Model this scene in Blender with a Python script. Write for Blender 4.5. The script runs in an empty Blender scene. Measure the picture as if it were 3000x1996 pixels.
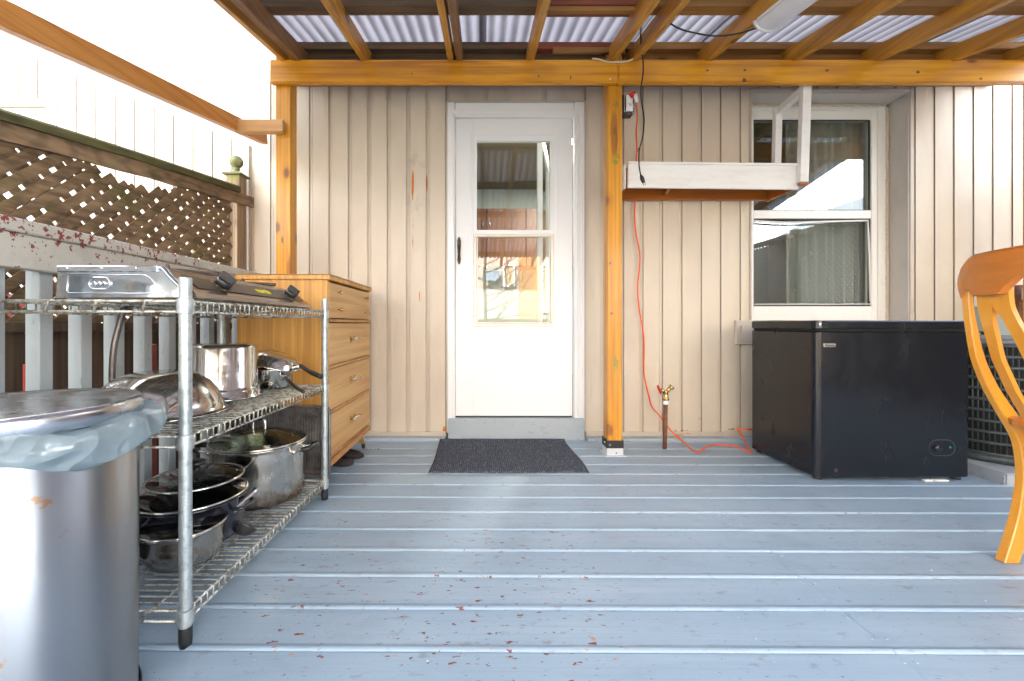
import bpy, bmesh, math, random
from mathutils import Vector, Matrix
R = math.radians
scene = bpy.context.scene

# ---------------- camera, sky, sun, exposure ----------------
F = 1240.0; U0 = 1415.0; V0 = 950.0; CAMZ = 0.795      # focal length and horizon in photo pixels, eye height in metres
cam_d = bpy.data.cameras.new("camera"); cam = bpy.data.objects.new("camera", cam_d)
scene.collection.objects.link(cam); scene.camera = cam
cam.location = (0, 0, CAMZ); cam.rotation_euler = (R(90), 0, 0)
cam_d.sensor_width = 36.0; cam_d.lens = 36.0 * F / 3000.0
cam_d.shift_x = (1500 - U0) / 3000.0; cam_d.shift_y = -(998 - V0) / 3000.0
cam_d.clip_start = 0.02; cam_d.clip_end = 500

SUN_EL, SUN_AZ = 40.0, -28.0      # sun stands behind the house, to the left of it
world = bpy.data.worlds.new("World"); scene.world = world; world.use_nodes = True
wt = world.node_tree; wt.nodes.clear()
sky = wt.nodes.new("ShaderNodeTexSky"); sky.sky_type = 'NISHITA'; sky.sun_disc = False
sky.sun_elevation = R(SUN_EL); sky.sun_rotation = R(SUN_AZ); sky.dust_density = 2.5; sky.air_density = 1.0
hsv = wt.nodes.new("ShaderNodeHueSaturation"); hsv.inputs['Saturation'].default_value = 0.30
bg = wt.nodes.new("ShaderNodeBackground"); bg.inputs['Strength'].default_value = 0.15
wo = wt.nodes.new("ShaderNodeOutputWorld")
wt.links.new(sky.outputs[0], hsv.inputs['Color']); wt.links.new(hsv.outputs[0], bg.inputs[0]); wt.links.new(bg.outputs[0], wo.inputs[0])
sun_d = bpy.data.lights.new("sun", 'SUN'); sun_d.energy = 3.0; sun_d.angle = R(0.6); sun_d.color = (1.0, 0.95, 0.87)
sun = bpy.data.objects.new("sun", sun_d); scene.collection.objects.link(sun)
az = R(SUN_AZ); el = R(SUN_EL)
sdir = Vector((math.sin(az) * math.cos(el), math.cos(az) * math.cos(el), math.sin(el)))   # towards the sun
sun.rotation_euler = sdir.to_track_quat('Z', 'Y').to_euler()
sun.location = (0, 12, 9)
vs = scene.view_settings; vs.view_transform = 'Standard'; vs.look = 'None'; vs.gamma = 1.0; vs.use_curve_mapping = False
vs.exposure = 4.22
scene.cycles.max_bounces = 10; scene.cycles.diffuse_bounces = 6; scene.cycles.glossy_bounces = 5
scene.cycles.transparent_max_bounces = 16; scene.cycles.use_denoising = True
scene.cycles.sample_clamp_indirect = 8.0

def PX(u, v, d):
    "point seen at photo pixel (u, v) that stands d metres in front of the camera plane"
    return Vector(((u - U0) / F * d, d, CAMZ - (v - V0) / F * d))

# ---------------- materials ----------------
def mat(name, base, rough=0.5, metal=0.0, layers=(), bump=(), coat=0.0, spec=0.5, trans=0.0, alpha=1.0, rlayers=(), ior=1.5, emit=None, aniso=0.0, sheen=0.0, sss=None):
    m = bpy.data.materials.new(name); m.use_nodes = True
    nt = m.node_tree; N = nt.nodes; L = nt.links
    b = N['Principled BSDF']
    b.inputs['Base Color'].default_value = (*base, 1); b.inputs['Roughness'].default_value = rough
    b.inputs['Metallic'].default_value = metal; b.inputs['Specular IOR Level'].default_value = spec
    b.inputs['Coat Weight'].default_value = coat; b.inputs['Coat Roughness'].default_value = 0.15
    b.inputs['Transmission Weight'].default_value = trans; b.inputs['IOR'].default_value = ior
    b.inputs['Alpha'].default_value = alpha; b.inputs['Anisotropic'].default_value = aniso; b.inputs['Anisotropic Rotation'].default_value = .25
    b.inputs['Sheen Weight'].default_value = sheen
    if emit: b.inputs['Emission Color'].default_value = (*emit[0], 1); b.inputs['Emission Strength'].default_value = emit[1]
    tc = N.new("ShaderNodeTexCoord")
    def texval(kind, sc, detail=4.0):
        mp = N.new("ShaderNodeMapping"); mp.inputs['Scale'].default_value = sc
        L.new(tc.outputs['Object'], mp.inputs['Vector'])
        if kind in 'nf':
            t = N.new("ShaderNodeTexNoise"); t.inputs['Scale'].default_value = 1.0; t.inputs['Detail'].default_value = detail
            t.inputs['Roughness'].default_value = 0.6
            if kind == 'f': t.inputs['Distortion'].default_value = 1.2
            L.new(mp.outputs[0], t.inputs['Vector']); return t.outputs['Fac']
        if kind == 'v':
            t = N.new("ShaderNodeTexVoronoi"); t.inputs['Scale'].default_value = 1.0
            L.new(mp.outputs[0], t.inputs['Vector']); return t.outputs['Distance']
        if kind == 'w':
            t = N.new("ShaderNodeTexWave"); t.inputs['Scale'].default_value = 1.0; t.inputs['Distortion'].default_value = 0.0
            L.new(mp.outputs[0], t.inputs['Vector']); return t.outputs['Fac']
        if kind == 'd':      # distorted rings, wood figure
            t = N.new("ShaderNodeTexWave"); t.inputs['Scale'].default_value = 1.0; t.inputs['Distortion'].default_value = 6.0
            t.inputs['Detail'].default_value = 3.0; t.inputs['Detail Scale'].default_value = 0.8
            L.new(mp.outputs[0], t.inputs['Vector']); return t.outputs['Fac']
    def mr(s, lo, hi, a=0.0, c=1.0):
        n = N.new("ShaderNodeMapRange"); n.inputs[1].default_value = lo; n.inputs[2].default_value = hi
        n.inputs[3].default_value = a; n.inputs[4].default_value = c; L.new(s, n.inputs[0]); return n.outputs[0]
    def mul(a, c):
        n = N.new("ShaderNodeMath"); n.operation = 'MULTIPLY'; L.new(a, n.inputs[0])
        if isinstance(c, float): n.inputs[1].default_value = c
        else: L.new(c, n.inputs[1])
        return n.outputs[0]
    def mx(a, c):
        n = N.new("ShaderNodeMath"); n.operation = 'MAXIMUM'; L.new(a, n.inputs[0]); L.new(c, n.inputs[1]); return n.outputs[0]
    def region(ells):
        out = None
        for (cx, cy, cz, rx, ry, rz) in ells:
            s = N.new("ShaderNodeVectorMath"); s.operation = 'SUBTRACT'; s.inputs[1].default_value = (cx, cy, cz)
            L.new(tc.outputs['Object'], s.inputs[0])
            d = N.new("ShaderNodeVectorMath"); d.operation = 'DIVIDE'; d.inputs[1].default_value = (rx, ry, rz)
            L.new(s.outputs[0], d.inputs[0])
            l = N.new("ShaderNodeVectorMath"); l.operation = 'LENGTH'; L.new(d.outputs[0], l.inputs[0])
            k = mr(l.outputs['Value'], 1.0, 0.35)
            out = k if out is None else mx(out, k)
        return out
    col = None
    for ly in layers:
        kind, c, sc, lo, hi, amt = ly[:6]
        f = texval(kind, sc)
        if len(ly) > 6 and ly[6]:
            g = region(ly[6])
            # the region lifts the noise over its threshold, so patches keep a ragged outline
            ad = N.new("ShaderNodeMath"); ad.operation = 'ADD'; L.new(f, ad.inputs[0]); L.new(mr(g, 0, 1, -0.45, 0.0), ad.inputs[1]); f = ad.outputs[0]
        f = mul(mr(f, lo, hi), float(amt))
        n = N.new("ShaderNodeMix"); n.data_type = 'RGBA'; L.new(f, n.inputs[0])
        if col is None: n.inputs[6].default_value = (*base, 1)
        else: L.new(col, n.inputs[6])
        n.inputs[7].default_value = (*c, 1); col = n.outputs[2]
    if col is not None: L.new(col, b.inputs['Base Color'])
    ro = None
    for (kind, sc, lo, hi, a, c) in rlayers:
        ro = mr(texval(kind, sc), lo, hi, a, c); L.new(ro, b.inputs['Roughness'])
    nrm = None
    for bl in bump:
        kind, sc, strength, dist = bl[:4]
        f = texval(kind, sc)
        if len(bl) > 4: f = mr(f, bl[4], bl[5])
        n = N.new("ShaderNodeBump"); n.inputs['Strength'].default_value = strength; n.inputs['Distance'].default_value = dist
        L.new(f, n.inputs['Height'])
        if nrm is not None: L.new(nrm, n.inputs['Normal'])
        nrm = n.outputs[0]
    if nrm is not None: L.new(nrm, b.inputs['Normal'])
    if aniso:
        tg = N.new('ShaderNodeTangent'); tg.direction_type = 'RADIAL'; tg.axis = 'Z'; L.new(tg.outputs[0], b.inputs['Tangent'])
    return m

def grain(ax, a, c): return tuple(a if i == 'XYZ'.index(ax) else c for i in range(3))

def wood(name, base, dark, ax, rough=0.5, coat=0.0, light=None, knots=0.55, extra=(), bmp=0.25):
    k = (base[0] * .22, base[1] * .15, base[2] * .12)
    light = light or tuple(min(1, v * 1.35) for v in base)
    ly = [('n', dark, grain(ax, 1.2, 38), 0.42, 0.70, 0.9), ('n', light, grain(ax, .8, 9), 0.5, 0.75, 0.6),
          ('d', dark, grain(ax, .5, 14), 0.6, 1.0, 0.35)]
    if knots: ly += [('v', dark, grain(ax, 3.2, 6.0), 0.26, 0.08, knots), ('v', k, grain(ax, 3.2, 6.0), 0.13, 0.07, min(1, knots * 1.6))]
    ly += list(extra)
    return mat(name, base, rough, layers=ly, bump=[('n', grain(ax, 2, 60), bmp, 0.003)], coat=coat)

TIMBER_MARKS = [('n', (.09, .035, .012), (50, 50, 8), .30, .42, .95, [(.803, 2.55, 1.90, .012, .06, .13), (.797, 2.55, 1.955, .022, .06, .045)]),
    ('n', (.14, .06, .025), (60, 60, 60), .20, .32, .9, [(.766, 2.55, .157, .021, .04, .024), (.768, 2.55, 1.16, .011, .04, .012), (-1.205, 2.55, 1.05, .012, .04, .02), (-1.21, 2.55, 1.30, .009, .04, .03), (.775, 2.55, .86, .012, .04, .010)]),
    ('n', (.20, .22, .03), (90, 90, 60), .42, .50, .9, [(.80, 2.55, 2.12, .03, .05, .05), (.80, 2.55, 1.80, .04, .05, .10), (.80, 2.55, .55, .03, .05, .10)]),
    ('n', (.30, .105, .01), (20, 20, 2), .30, .45, .8, [(-1.17, 2.55, 1.12, .03, .05, .16), (.79, 2.55, 1.95, .05, .05, .25), (.765, 2.55, .155, .035, .05, .05)])]
orX = wood("stained_pine_x", (.68, .30, .014), (.40, .14, .007), 'X', .42, .25, light=(.80, .42, .03), extra=[
    ('n', (.75, .72, .68), (60, 60, 60), .50, .58, .95, [(.745, 2.51, 2.252, .035, .03, .016), (.965, 2.51, 2.26, .010, .03, .018), (1.005, 2.51, 2.265, .008, .03, .016)]),
    ('n', (.30, .36, .36), (80, 80, 80), .50, .56, .8, [(1.16, 2.51, 2.262, .06, .03, .014)]),
    ('n', (.12, .045, .012), (40, 40, 40), .25, .40, .95, [(1.55, 2.51, 2.245, .020, .03, .018), (1.555, 2.51, 2.30, .014, .03, .010), (2.04, 2.51, 2.30, .016, .03, .012), (2.58, 2.51, 2.29, .016, .03, .012), (1.33, 2.51, 2.30, .012, .03, .008), (2.95, 2.51, 2.25, .016, .03, .010), (-.42, 2.51, 2.28, .008, .03, .008), (.52, 2.51, 2.26, .006, .03, .016), (.33, 2.51, 2.265, .007, .03, .012)]),
    ('n', (.33, .12, .008), (1.2, 8, 30), .50, .62, .8, [(-.3, 2.51, 2.33, 1.0, .05, .06)])])
orY = wood("stained_pine_y", (.56, .26, .035), (.30, .12, .014), 'Y', .5, .1)
orZ = wood("stained_pine_z", (.66, .29, .012), (.36, .13, .006), 'Z', .42, .25, light=(.78, .40, .025), extra=TIMBER_MARKS)
brY = wood("stained_pine_light", (.64, .29, .07), (.42, .16, .03), 'Y', .5, .1, light=(.6, .28, .08), knots=.35)
brX = wood("stained_pine_pale", (.60, .33, .13), (.48, .23, .07), 'X', .5, .1, light=(.68, .40, .18), knots=.35)
ruY = wood("raw_rafter_pine", (.25, .12, .045), (.13, .06, .022), 'Y', .65)
oldX = wood("weathered_purlin_wood", (.13, .085, .05), (.06, .038, .025), 'X', .8, extra=[('n', (.25, .06, .04), (3, 30, 30), .56, .66, .6)])
orPurX = wood("stained_purlin_wood", (.33, .15, .035), (.17, .07, .015), 'X', .55)
redX = wood("red_painted_wood", (.24, .055, .025), (.13, .035, .02), 'X', .6, knots=.2)
oldF = wood("old_fence_wood", (.21, .14, .08), (.05, .032, .018), 'Y', .85, light=(.34, .25, .165), knots=.3,
            extra=[('n', (.09, .11, .02), (5, 5, 5), .55, .72, .6)], bmp=.6)
oldFZ = wood("old_fence_post_wood", (.30, .21, .13), (.13, .08, .05), 'Z', .85, light=(.42, .33, .23), knots=.3,
            extra=[('n', (.16, .20, .03), (7, 7, 7), .42, .6, .85, [(-1.62, 2.8, 1.82, .12, .15, .16)])], bmp=.6)
mossF = wood("mossy_fence_wood", (.075, .070, .022), (.03, .03, .01), 'Y', .9, light=(.13, .12, .04), knots=.2, bmp=.6)
fboard = wood("dark_fence_board", (.11, .075, .05), (.04, .027, .02), 'Z', .9, knots=.3, bmp=.6)
mossM = mat("mossy_finial_wood", (.19, .18, .10), .9, layers=[('n', (.085, .12, .02), (30, 30, 30), .42, .6, .8), ('n', (.5, .48, .4), (60, 60, 60), .6, .7, .5)], bump=[('n', (80, 80, 80), .5, .004)])

siding = mat("beige_steel_siding", (.62, .545, .445), .42, layers=[
    ('n', (.47, .40, .33), (2.2, 2.2, 1.2), .45, .7, .5),
    ('n', (.30, .24, .19), (26, 26, 2.2), .64, .76, .45, [(-.75, 2.93, .6, .7, .5, 1.4), (.6, 2.93, .4, 3.0, .5, .5)]),
    ('n', (.33, .29, .25), (7, 7, 5), .48, .68, .7, [(-.45, 2.93, 1.75, .25, .5, .45)]),  # grey smudge: a faint wall shadow painted into the siding colour
    ('n', (.55, .17, .02), (45, 45, 5), .40, .48, 1.0, [(-.487, 2.93, 1.78, .015, .5, .20), (-.39, 2.93, 1.77, .014, .5, .15), (-.484, 2.93, 1.42, .010, .5, .28), (-.44, 2.93, .98, .008, .5, .07), (-.2, 2.93, .06, .2, .5, .05)]),
    ('n', (.35, .12, .07), (20, 20, 60), .5, .56, .9, [(1.36, 2.93, .05, .14, .5, .035), (1.72, 2.93, .06, .1, .5, .04), (1.5, 2.93, .135, .04, .5, .022), (1.9, 2.93, .06, .14, .5, .05)]),
    ('n', (.12, .09, .07), (60, 60, 60), .5, .58, .9, [(1.07, 2.93, 2.0, .035, .5, .04)]),
    ], bump=[('n', (55, 55, 5), .3, .003), ('n', (3, 3, 1), .25, .02)])
sidtrim = mat("beige_siding_trim", (.50, .45, .39), .45, layers=[('n', (.36, .30, .25), (8, 8, 8), .5, .75, .4), ('n', (.45, .17, .05), (16, 30, 40), .55, .62, .8, [(-.9, 2.9, .03, .7, .3, .05), (1.5, 2.9, .03, .8, .3, .05)])], bump=[('n', (12, 12, 12), .15, .01)])
TIMBER_MARKS_ = 0
whitesid = mat("white_house_siding", (.82, .83, .85), .5, bump=[('n', (55, 55, 5), .15, .002)])
white = mat("white_trim_paint", (.80, .81, .83), .4, layers=[('n', (.62, .63, .64), (12, 12, 12), .6, .85, .35)], bump=[('n', (40, 40, 40), .12, .002)])
doorw = mat("white_door_paint", (.80, .825, .86), .3, bump=[('n', (5, 5, 5), .05, .01)])
winw = mat("white_window_vinyl", (.82, .81, .78), .35, layers=[('n', (.6, .52, .42), (14, 14, 14), .58, .8, .4)])
caulk = mat("cream_caulk", (.62, .54, .44), .7, layers=[('n', (.3, .22, .15), (60, 60, 60), .6, .7, .5)], bump=[('n', (60, 60, 60), .8, .01)])
jambm = mat("beige_jamb_metal", (.55, .52, .49), .4, layers=[('n', (.42, .38, .34), (8, 8, 4), .5, .8, .4)])
greyp = mat("grey_blue_base_paint", (.36, .42, .48), .5, layers=[('n', (.22, .24, .26), (25, 25, 25), .58, .7, .5), ('n', (.30, .16, .10), (30, 40, 60), .655, .69, .6)], bump=[('n', (25, 25, 25), .5, .006)])

R0 = [(0.05, 1.15, 0, .9, .8, .4), (-.5, 1.3, 0, .55, .5, .4), (-.62, 1.62, 0, .3, .35, .4), (.1, 1.55, 0, .7, .4, .4), (-.45, 1.05, 0, .25, .3, .4), (.6, 2.1, 0, .15, .2, .3)]
deckm = mat("grey_blue_deck_paint", (.30, .40, .505), .36, layers=[
    ('n', (.35, .45, .56), (1.2, 2.2, 1), .4, .7, .7),
    ('n', (.245, .345, .46), (.35, 6.58, 1), .44, .58, .55),
    ('n', (.23, .29, .36), (5, 9, 1), .54, .74, .55),
    ('n', (.24, .32, .41), (2.5, 110, 1), .50, .70, .45),
    ('n', (.17, .185, .20), (16, 30, 1), .60, .70, .55),
    ('n', (.10, .10, .11), (70, 110, 1), .665, .70, .8),
    ('n', (.10, .095, .10), (30, 75, 1), .68, .715, .8),
    ('n', (.17, .048, .03), (24, 62, 1), .635, .65, 1.0, R0),
    ('n', (.42, .24, .13), (31, 80, 1), .66, .675, 1.0, R0)],
    bump=[('n', (4, 40, 1), .12, .004), ('n', (24, 62, 1), .2, .002, .66, .63)], rlayers=[('n', (3, 6, 1), .3, .7, .30, .48)])
railp = mat("chipped_grey_rail_paint", (.46, .46, .44), .55, layers=[
    ('n', (.30, .31, .30), (8, 8, 8), .5, .7, .5),
    ('n', (.20, .035, .028), (75, 60, 60), .56, .585, 1.0, [(-1.24, 1.2, 1.06, .2, 1.6, .085)]),
    ('n', (.20, .04, .03), (60, 45, 45), .63, .65, 1.0),
    ('n', (.12, .12, .11), (60, 60, 60), .66, .69, .7)], bump=[('n', (20, 8, 20), .2, .004)])
balp = mat("grey_baluster_paint", (.38, .43, .46), .55, layers=[('n', (.22, .21, .18), (60, 60, 14), .62, .70, .7), ('n', (.26, .29, .31), (8, 8, 3), .5, .7, .5)], bump=[('n', (50, 50, 8), .2, .003)])

def translucent(name, col, tcol, mixf, gloss=.05, rough=.2, bump=None, rib_shade=None, clear=0.0):
    m = bpy.data.materials.new(name); m.use_nodes = True; nt = m.node_tree; N = nt.nodes; L = nt.links; N.clear()
    o = N.new("ShaderNodeOutputMaterial"); d = N.new("ShaderNodeBsdfDiffuse"); t = N.new("ShaderNodeBsdfTranslucent"); g = N.new("ShaderNodeBsdfGlossy")
    d.inputs[0].default_value = (*col, 1); t.inputs[0].default_value = (*tcol, 1); g.inputs['Roughness'].default_value = rough
    a = N.new("ShaderNodeMixShader"); a.inputs[0].default_value = mixf; L.new(d.outputs[0], a.inputs[1]); L.new(t.outputs[0], a.inputs[2])
    c = N.new("ShaderNodeMixShader"); c.inputs[0].default_value = gloss; L.new(a.outputs[0], c.inputs[1]); L.new(g.outputs[0], c.inputs[2])
    tc = N.new("ShaderNodeTexCoord"); n1 = N.new("ShaderNodeTexNoise"); n1.inputs['Scale'].default_value = 3.0; n1.inputs['Detail'].default_value = 6
    L.new(tc.outputs['Object'], n1.inputs['Vector'])
    mr = N.new("ShaderNodeMix"); mr.data_type = 'RGBA'; mr.inputs[6].default_value = (*[v * .75 for v in tcol], 1); mr.inputs[7].default_value = (*tcol, 1)
    L.new(n1.outputs['Fac'], mr.inputs[0]); L.new(mr.outputs[2], t.inputs[0])
    if bump:
        mp = N.new("ShaderNodeMapping"); mp.inputs['Scale'].default_value = bump[0]; w = N.new("ShaderNodeTexWave"); w.bands_direction = 'Z'
        L.new(tc.outputs['Object'], mp.inputs[0]); L.new(mp.outputs[0], w.inputs['Vector']); w.inputs['Scale'].default_value = 1.0
        mu = N.new("ShaderNodeMix"); mu.data_type = 'RGBA'; mu.blend_type = 'MULTIPLY'; mu.inputs[0].default_value = bump[1]
        L.new(mr.outputs[2], mu.inputs[6]); L.new(w.outputs['Color'], mu.inputs[7]); L.new(mu.outputs[2], t.inputs[0])
    if rib_shade:      # shading of the ribs painted into the sheet colour as stripes
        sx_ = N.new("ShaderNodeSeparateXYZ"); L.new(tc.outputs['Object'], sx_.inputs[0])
        k = N.new("ShaderNodeMath"); k.operation = 'MULTIPLY'; k.inputs[1].default_value = 2 * math.pi / rib_shade; L.new(sx_.outputs[0], k.inputs[0])
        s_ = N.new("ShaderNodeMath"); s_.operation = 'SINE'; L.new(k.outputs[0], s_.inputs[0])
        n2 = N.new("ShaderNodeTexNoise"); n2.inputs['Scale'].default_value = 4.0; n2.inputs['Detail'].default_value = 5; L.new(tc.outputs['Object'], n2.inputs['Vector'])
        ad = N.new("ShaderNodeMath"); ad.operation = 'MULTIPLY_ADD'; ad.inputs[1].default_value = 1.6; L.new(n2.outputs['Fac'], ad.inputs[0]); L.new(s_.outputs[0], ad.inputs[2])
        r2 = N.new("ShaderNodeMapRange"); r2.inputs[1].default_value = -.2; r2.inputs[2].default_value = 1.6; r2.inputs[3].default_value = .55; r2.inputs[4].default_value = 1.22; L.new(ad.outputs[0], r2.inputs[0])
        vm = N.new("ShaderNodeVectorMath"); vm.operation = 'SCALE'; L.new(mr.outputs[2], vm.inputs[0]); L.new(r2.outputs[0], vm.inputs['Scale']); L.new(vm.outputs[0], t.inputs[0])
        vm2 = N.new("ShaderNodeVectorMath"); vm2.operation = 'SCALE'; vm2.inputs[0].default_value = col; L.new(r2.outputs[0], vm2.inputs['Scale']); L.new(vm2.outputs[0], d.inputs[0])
    if clear:
        tp_ = N.new("ShaderNodeBsdfTransparent"); x2 = N.new("ShaderNodeMixShader"); x2.inputs[0].default_value = clear
        L.new(c.outputs[0], x2.inputs[1]); L.new(tp_.outputs[0], x2.inputs[2]); c = x2
    L.new(c.outputs[0], o.inputs[0]); return m
corr = translucent("lavender_corrugated_plastic", (.37, .36, .40), (.19, .187, .212), .55, .06, rib_shade=.066)
polyc = translucent("white_multiwall_sheet", (.7, .71, .73), (.7, .71, .73), .6, .04)
bagm = translucent("blue_plastic_bag", (.46, .60, .68), (.50, .66, .75), .5, .14, .10, clear=.34)
curt = translucent("sheer_curtain", (.6, .63, .62), (.6, .63, .62), .45, .0)

def glass(name, ior=1.55, tint=(.93, .96, .95), extra=0.0):
    m = bpy.data.materials.new(name); m.use_nodes = True; nt = m.node_tree; N = nt.nodes; L = nt.links; N.clear()
    o = N.new("ShaderNodeOutputMaterial"); t = N.new("ShaderNodeBsdfTransparent"); t.inputs[0].default_value = (*tint, 1)
    g = N.new("ShaderNodeBsdfGlossy"); g.inputs['Roughness'].default_value = 0.0
    f = N.new("ShaderNodeLayerWeight"); f.inputs[0].default_value = 0.5      # Schlick curve, the same from both sides
    pw = N.new("ShaderNodeMath"); pw.operation = 'POWER'; pw.inputs[1].default_value = 4.0; L.new(f.outputs['Facing'], pw.inputs[0])
    f0 = ((ior - 1) / (ior + 1)) ** 2 + extra
    ad = N.new("ShaderNodeMath"); ad.operation = 'MULTIPLY_ADD'; ad.inputs[1].default_value = 1 - f0; ad.inputs[2].default_value = f0; ad.use_clamp = True; L.new(pw.outputs[0], ad.inputs[0])
    x = N.new("ShaderNodeMixShader"); L.new(ad.outputs[0], x.inputs[0]); L.new(t.outputs[0], x.inputs[1]); L.new(g.outputs[0], x.inputs[2]); L.new(x.outputs[0], o.inputs[0])
    return m
pane = glass("window_glass", 1.6, (.93, .96, .94), .095)
paned = glass("door_glass", 1.6, (.9, .91, .89), .02)
lidg = glass("lid_glass", 1.5, (.45, .47, .45), .03)

steel = mat("brushed_steel", (.60, .60, .60), .22, 1.0, bump=[('n', (4, 4, 250), .03, .001)], aniso=.6,
            rlayers=[('n', (6, 6, 30), .3, .7, .17, .32)])
steelc = mat("trash_can_steel", (.37, .39, .42), .26, 1.0, layers=[('n', (.30, .31, .34), (14, 14, .5), .45, .75, .45),
            ('n', (.45, .22, .08), (45, 45, 60), .54, .60, .75, [(-.735, .70, .50, .03, .06, .03), (-.76, .67, .27, .02, .05, .04), (-.72, .72, .44, .05, .05, .02), (-.8, .65, .5, .03, .05, .02)])],
            bump=[('n', (5, 5, 5), .06, .02)], aniso=.9, rlayers=[('n', (4, 4, 2), .3, .7, .30, .42)])
steelp = mat("pot_steel", (.62, .60, .57), .16, 1.0, aniso=.5, layers=[('n', (.42, .36, .28), (14, 14, 14), .52, .75, .35)],
             bump=[('n', (6, 6, 60), .03, .002)], rlayers=[('n', (25, 25, 25), .35, .7, .06, .24)])
steels = mat("stained_pot_steel", (.66, .63, .58), .22, 1.0, aniso=.6, layers=[('n', (.40, .30, .18), (12, 12, 10), .48, .7, .5),
            ('n', (.16, .07, .02), (14, 14, 22), .18, .50, .9, [(-.915, 1.73, .09, .5, .5, .11)])], bump=[('n', (8, 8, 40), .05, .003)], rlayers=[('n', (20, 20, 20), .35, .7, .1, .32)])
chrome = mat("stove_steel", (.52, .56, .62), .10, 1.0, bump=[('n', (9, 9, 9), .05, .01)], rlayers=[('n', (12, 12, 12), .4, .7, .06, .2)])
browns = mat("stove_front_steel", (.34, .28, .24), .26, .9, layers=[('n', (.22, .15, .11), (14, 14, 14), .5, .7, .5)], bump=[('n', (30, 30, 30), .1, .003)])
paneld = mat("stove_panel_decal", (.045, .035, .028), .35, layers=[('n', (.09, .075, .06), (14, 14, 14), .45, .7, .6)])
galv = mat("galvanised_post", (.46, .52, .54), .42, .7, layers=[('n', (.26, .30, .31), (50, 50, 50), .5, .62, .6), ('n', (.55, .58, .56), (90, 90, 90), .6, .68, .5)],
           bump=[('n', (90, 90, 90), .15, .002)])
wire = mat("grimy_chrome_wire", (.52, .53, .49), .4, .6, layers=[('n', (.13, .10, .06), (60, 60, 60), .46, .58, .8), ('n', (.65, .62, .5), (120, 120, 120), .6, .66, .6)], bump=[('n', (200, 200, 200), .5, .002)])
blackm = mat("black_plastic", (.012, .012, .014), .35)
rubber = mat("black_rubber", (.012, .014, .016), .55, layers=[('n', (.05, .06, .06), (60, 60, 60), .6, .7, .5)])
enam = mat("speckled_black_enamel", (.009, .010, .016), .16, layers=[('n', (.45, .47, .5), (420, 420, 420), .70, .73, .8)], coat=.4)
darkp = mat("dark_nonstick", (.02, .02, .022), .3, layers=[('n', (.07, .06, .05), (20, 20, 20), .5, .7, .5)])
trayM = mat("dark_tray_metal", (.16, .15, .15), .45, .6, layers=[('n', (.05, .045, .045), (25, 25, 25), .45, .65, .7), ('n', (.2, .18, .16), (60, 60, 60), .62, .7, .5)])
dress = wood("oak_veneer", (.60, .32, .075), (.37, .165, .04), 'Z', .45, .08, light=(.56, .31, .11), knots=0, bmp=.1)
dressY = wood("oak_veneer_front", (.56, .34, .13), (.39, .185, .055), 'Y', .45, .08, light=(.56, .32, .13), knots=0, bmp=.1)
dresse = mat("worn_dresser_edge", (.42, .21, .07), .6, layers=[('n', (.25, .10, .03), (30, 8, 30), .5, .65, .7), ('n', (.62, .42, .22), (40, 12, 40), .58, .66, .6)])
brass = mat("brass", (.62, .44, .18), .22, 1.0, layers=[('n', (.3, .2, .1), (80, 80, 80), .5, .7, .5)])
chair_w = mat("orange_chair_beech", (.66, .275, .014), .28, layers=[('n', (.50, .165, .014), (10, 10, 2), .42, .7, .7), ('n', (.68, .29, .04), (4, 4, 40), .55, .75, .35)], coat=.5, bump=[('n', (60, 60, 6), .05, .002)])
chair_c = mat("orange_crest_veneer", (.54, .165, .012), .28, layers=[('n', (.43, .12, .010), (5, 5, 40), .42, .7, .7), ('n', (.62, .33, .12), (120, 120, 120), .74, .78, .6)], coat=.45)
freez = mat("black_freezer_enamel", (.006, .0078, .012), .22, spec=.5, layers=[('n', (.16, .16, .17), (70, 70, 70), .745, .76, .6)], rlayers=[('f', (7, 7, 3), .35, .7, .17, .30)], bump=[('n', (1.2, 1.2, 1.2), .04, .02), ('n', (300, 300, 300), .08, .0006)])
chromb = mat("bright_badge_metal", (.75, .75, .78), .2, 1.0)
matm = mat("charcoal_ribbed_carpet", (.075, .088, .115), .95, layers=[('n', (.19, .21, .26), (150, 60, 40), .48, .62, .9), ('w', (.035, .04, .052), (30, 0, 0), .55, .9, .7)], bump=[('w', (30, 0, 0), .5, .005), ('n', (240, 200, 100), .6, .004)], spec=.1)
condm = mat("dark_grille_metal", (.050, .065, .072), .45, .3, layers=[('n', (.11, .13, .14), (20, 20, 20), .5, .7, .5)])
condt = mat("dusty_grey_metal", (.13, .15, .17), .4, .4, layers=[('n', (.30, .32, .33), (25, 25, 25), .55, .7, .6)])
conc = mat("painted_pad", (.34, .37, .41), .7, layers=[('n', (.2, .2, .2), (20, 20, 20), .55, .7, .6)], bump=[('n', (40, 40, 40), .4, .004)])
orange = mat("orange_cord_rubber", (.85, .10, .012), .42)
blackc = mat("black_cord_rubber", (.015, .015, .017), .45)
whitec = mat("white_cable", (.62, .58, .5), .5)
copper = mat("rusty_brown_pipe", (.15, .06, .03), .6, layers=[('n', (.30, .12, .05), (30, 30, 30), .5, .65, .6)], bump=[('n', (60, 60, 60), .4, .003)])
redm = mat("red_enamel", (.55, .012, .015), .35)
pvc = mat("light_diffuser", (.70, .71, .76), .35, layers=[('n', (.6, .6, .66), (2, 8, 2), .4, .7, .5)])
shelfw = mat("white_shelf_paint", (.80, .80, .79), .42, layers=[('n', (.66, .62, .61), (6, 30, 30), .5, .75, .5)], bump=[('n', (5, 40, 60), .08, .002)])
shelfo = wood("varnished_orange_board", (.42, .13, .02), (.27, .075, .01), 'X', .3, .4, knots=.3)
brick = mat("orange_brick_wall", (.42, .22, .09), .85, layers=[('w', (.42, .25, .13), (0, 0, 6), .85, .95, .5), ('n', (.45, .2, .08), (3, 3, 3), .4, .7, .5)])
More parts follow.
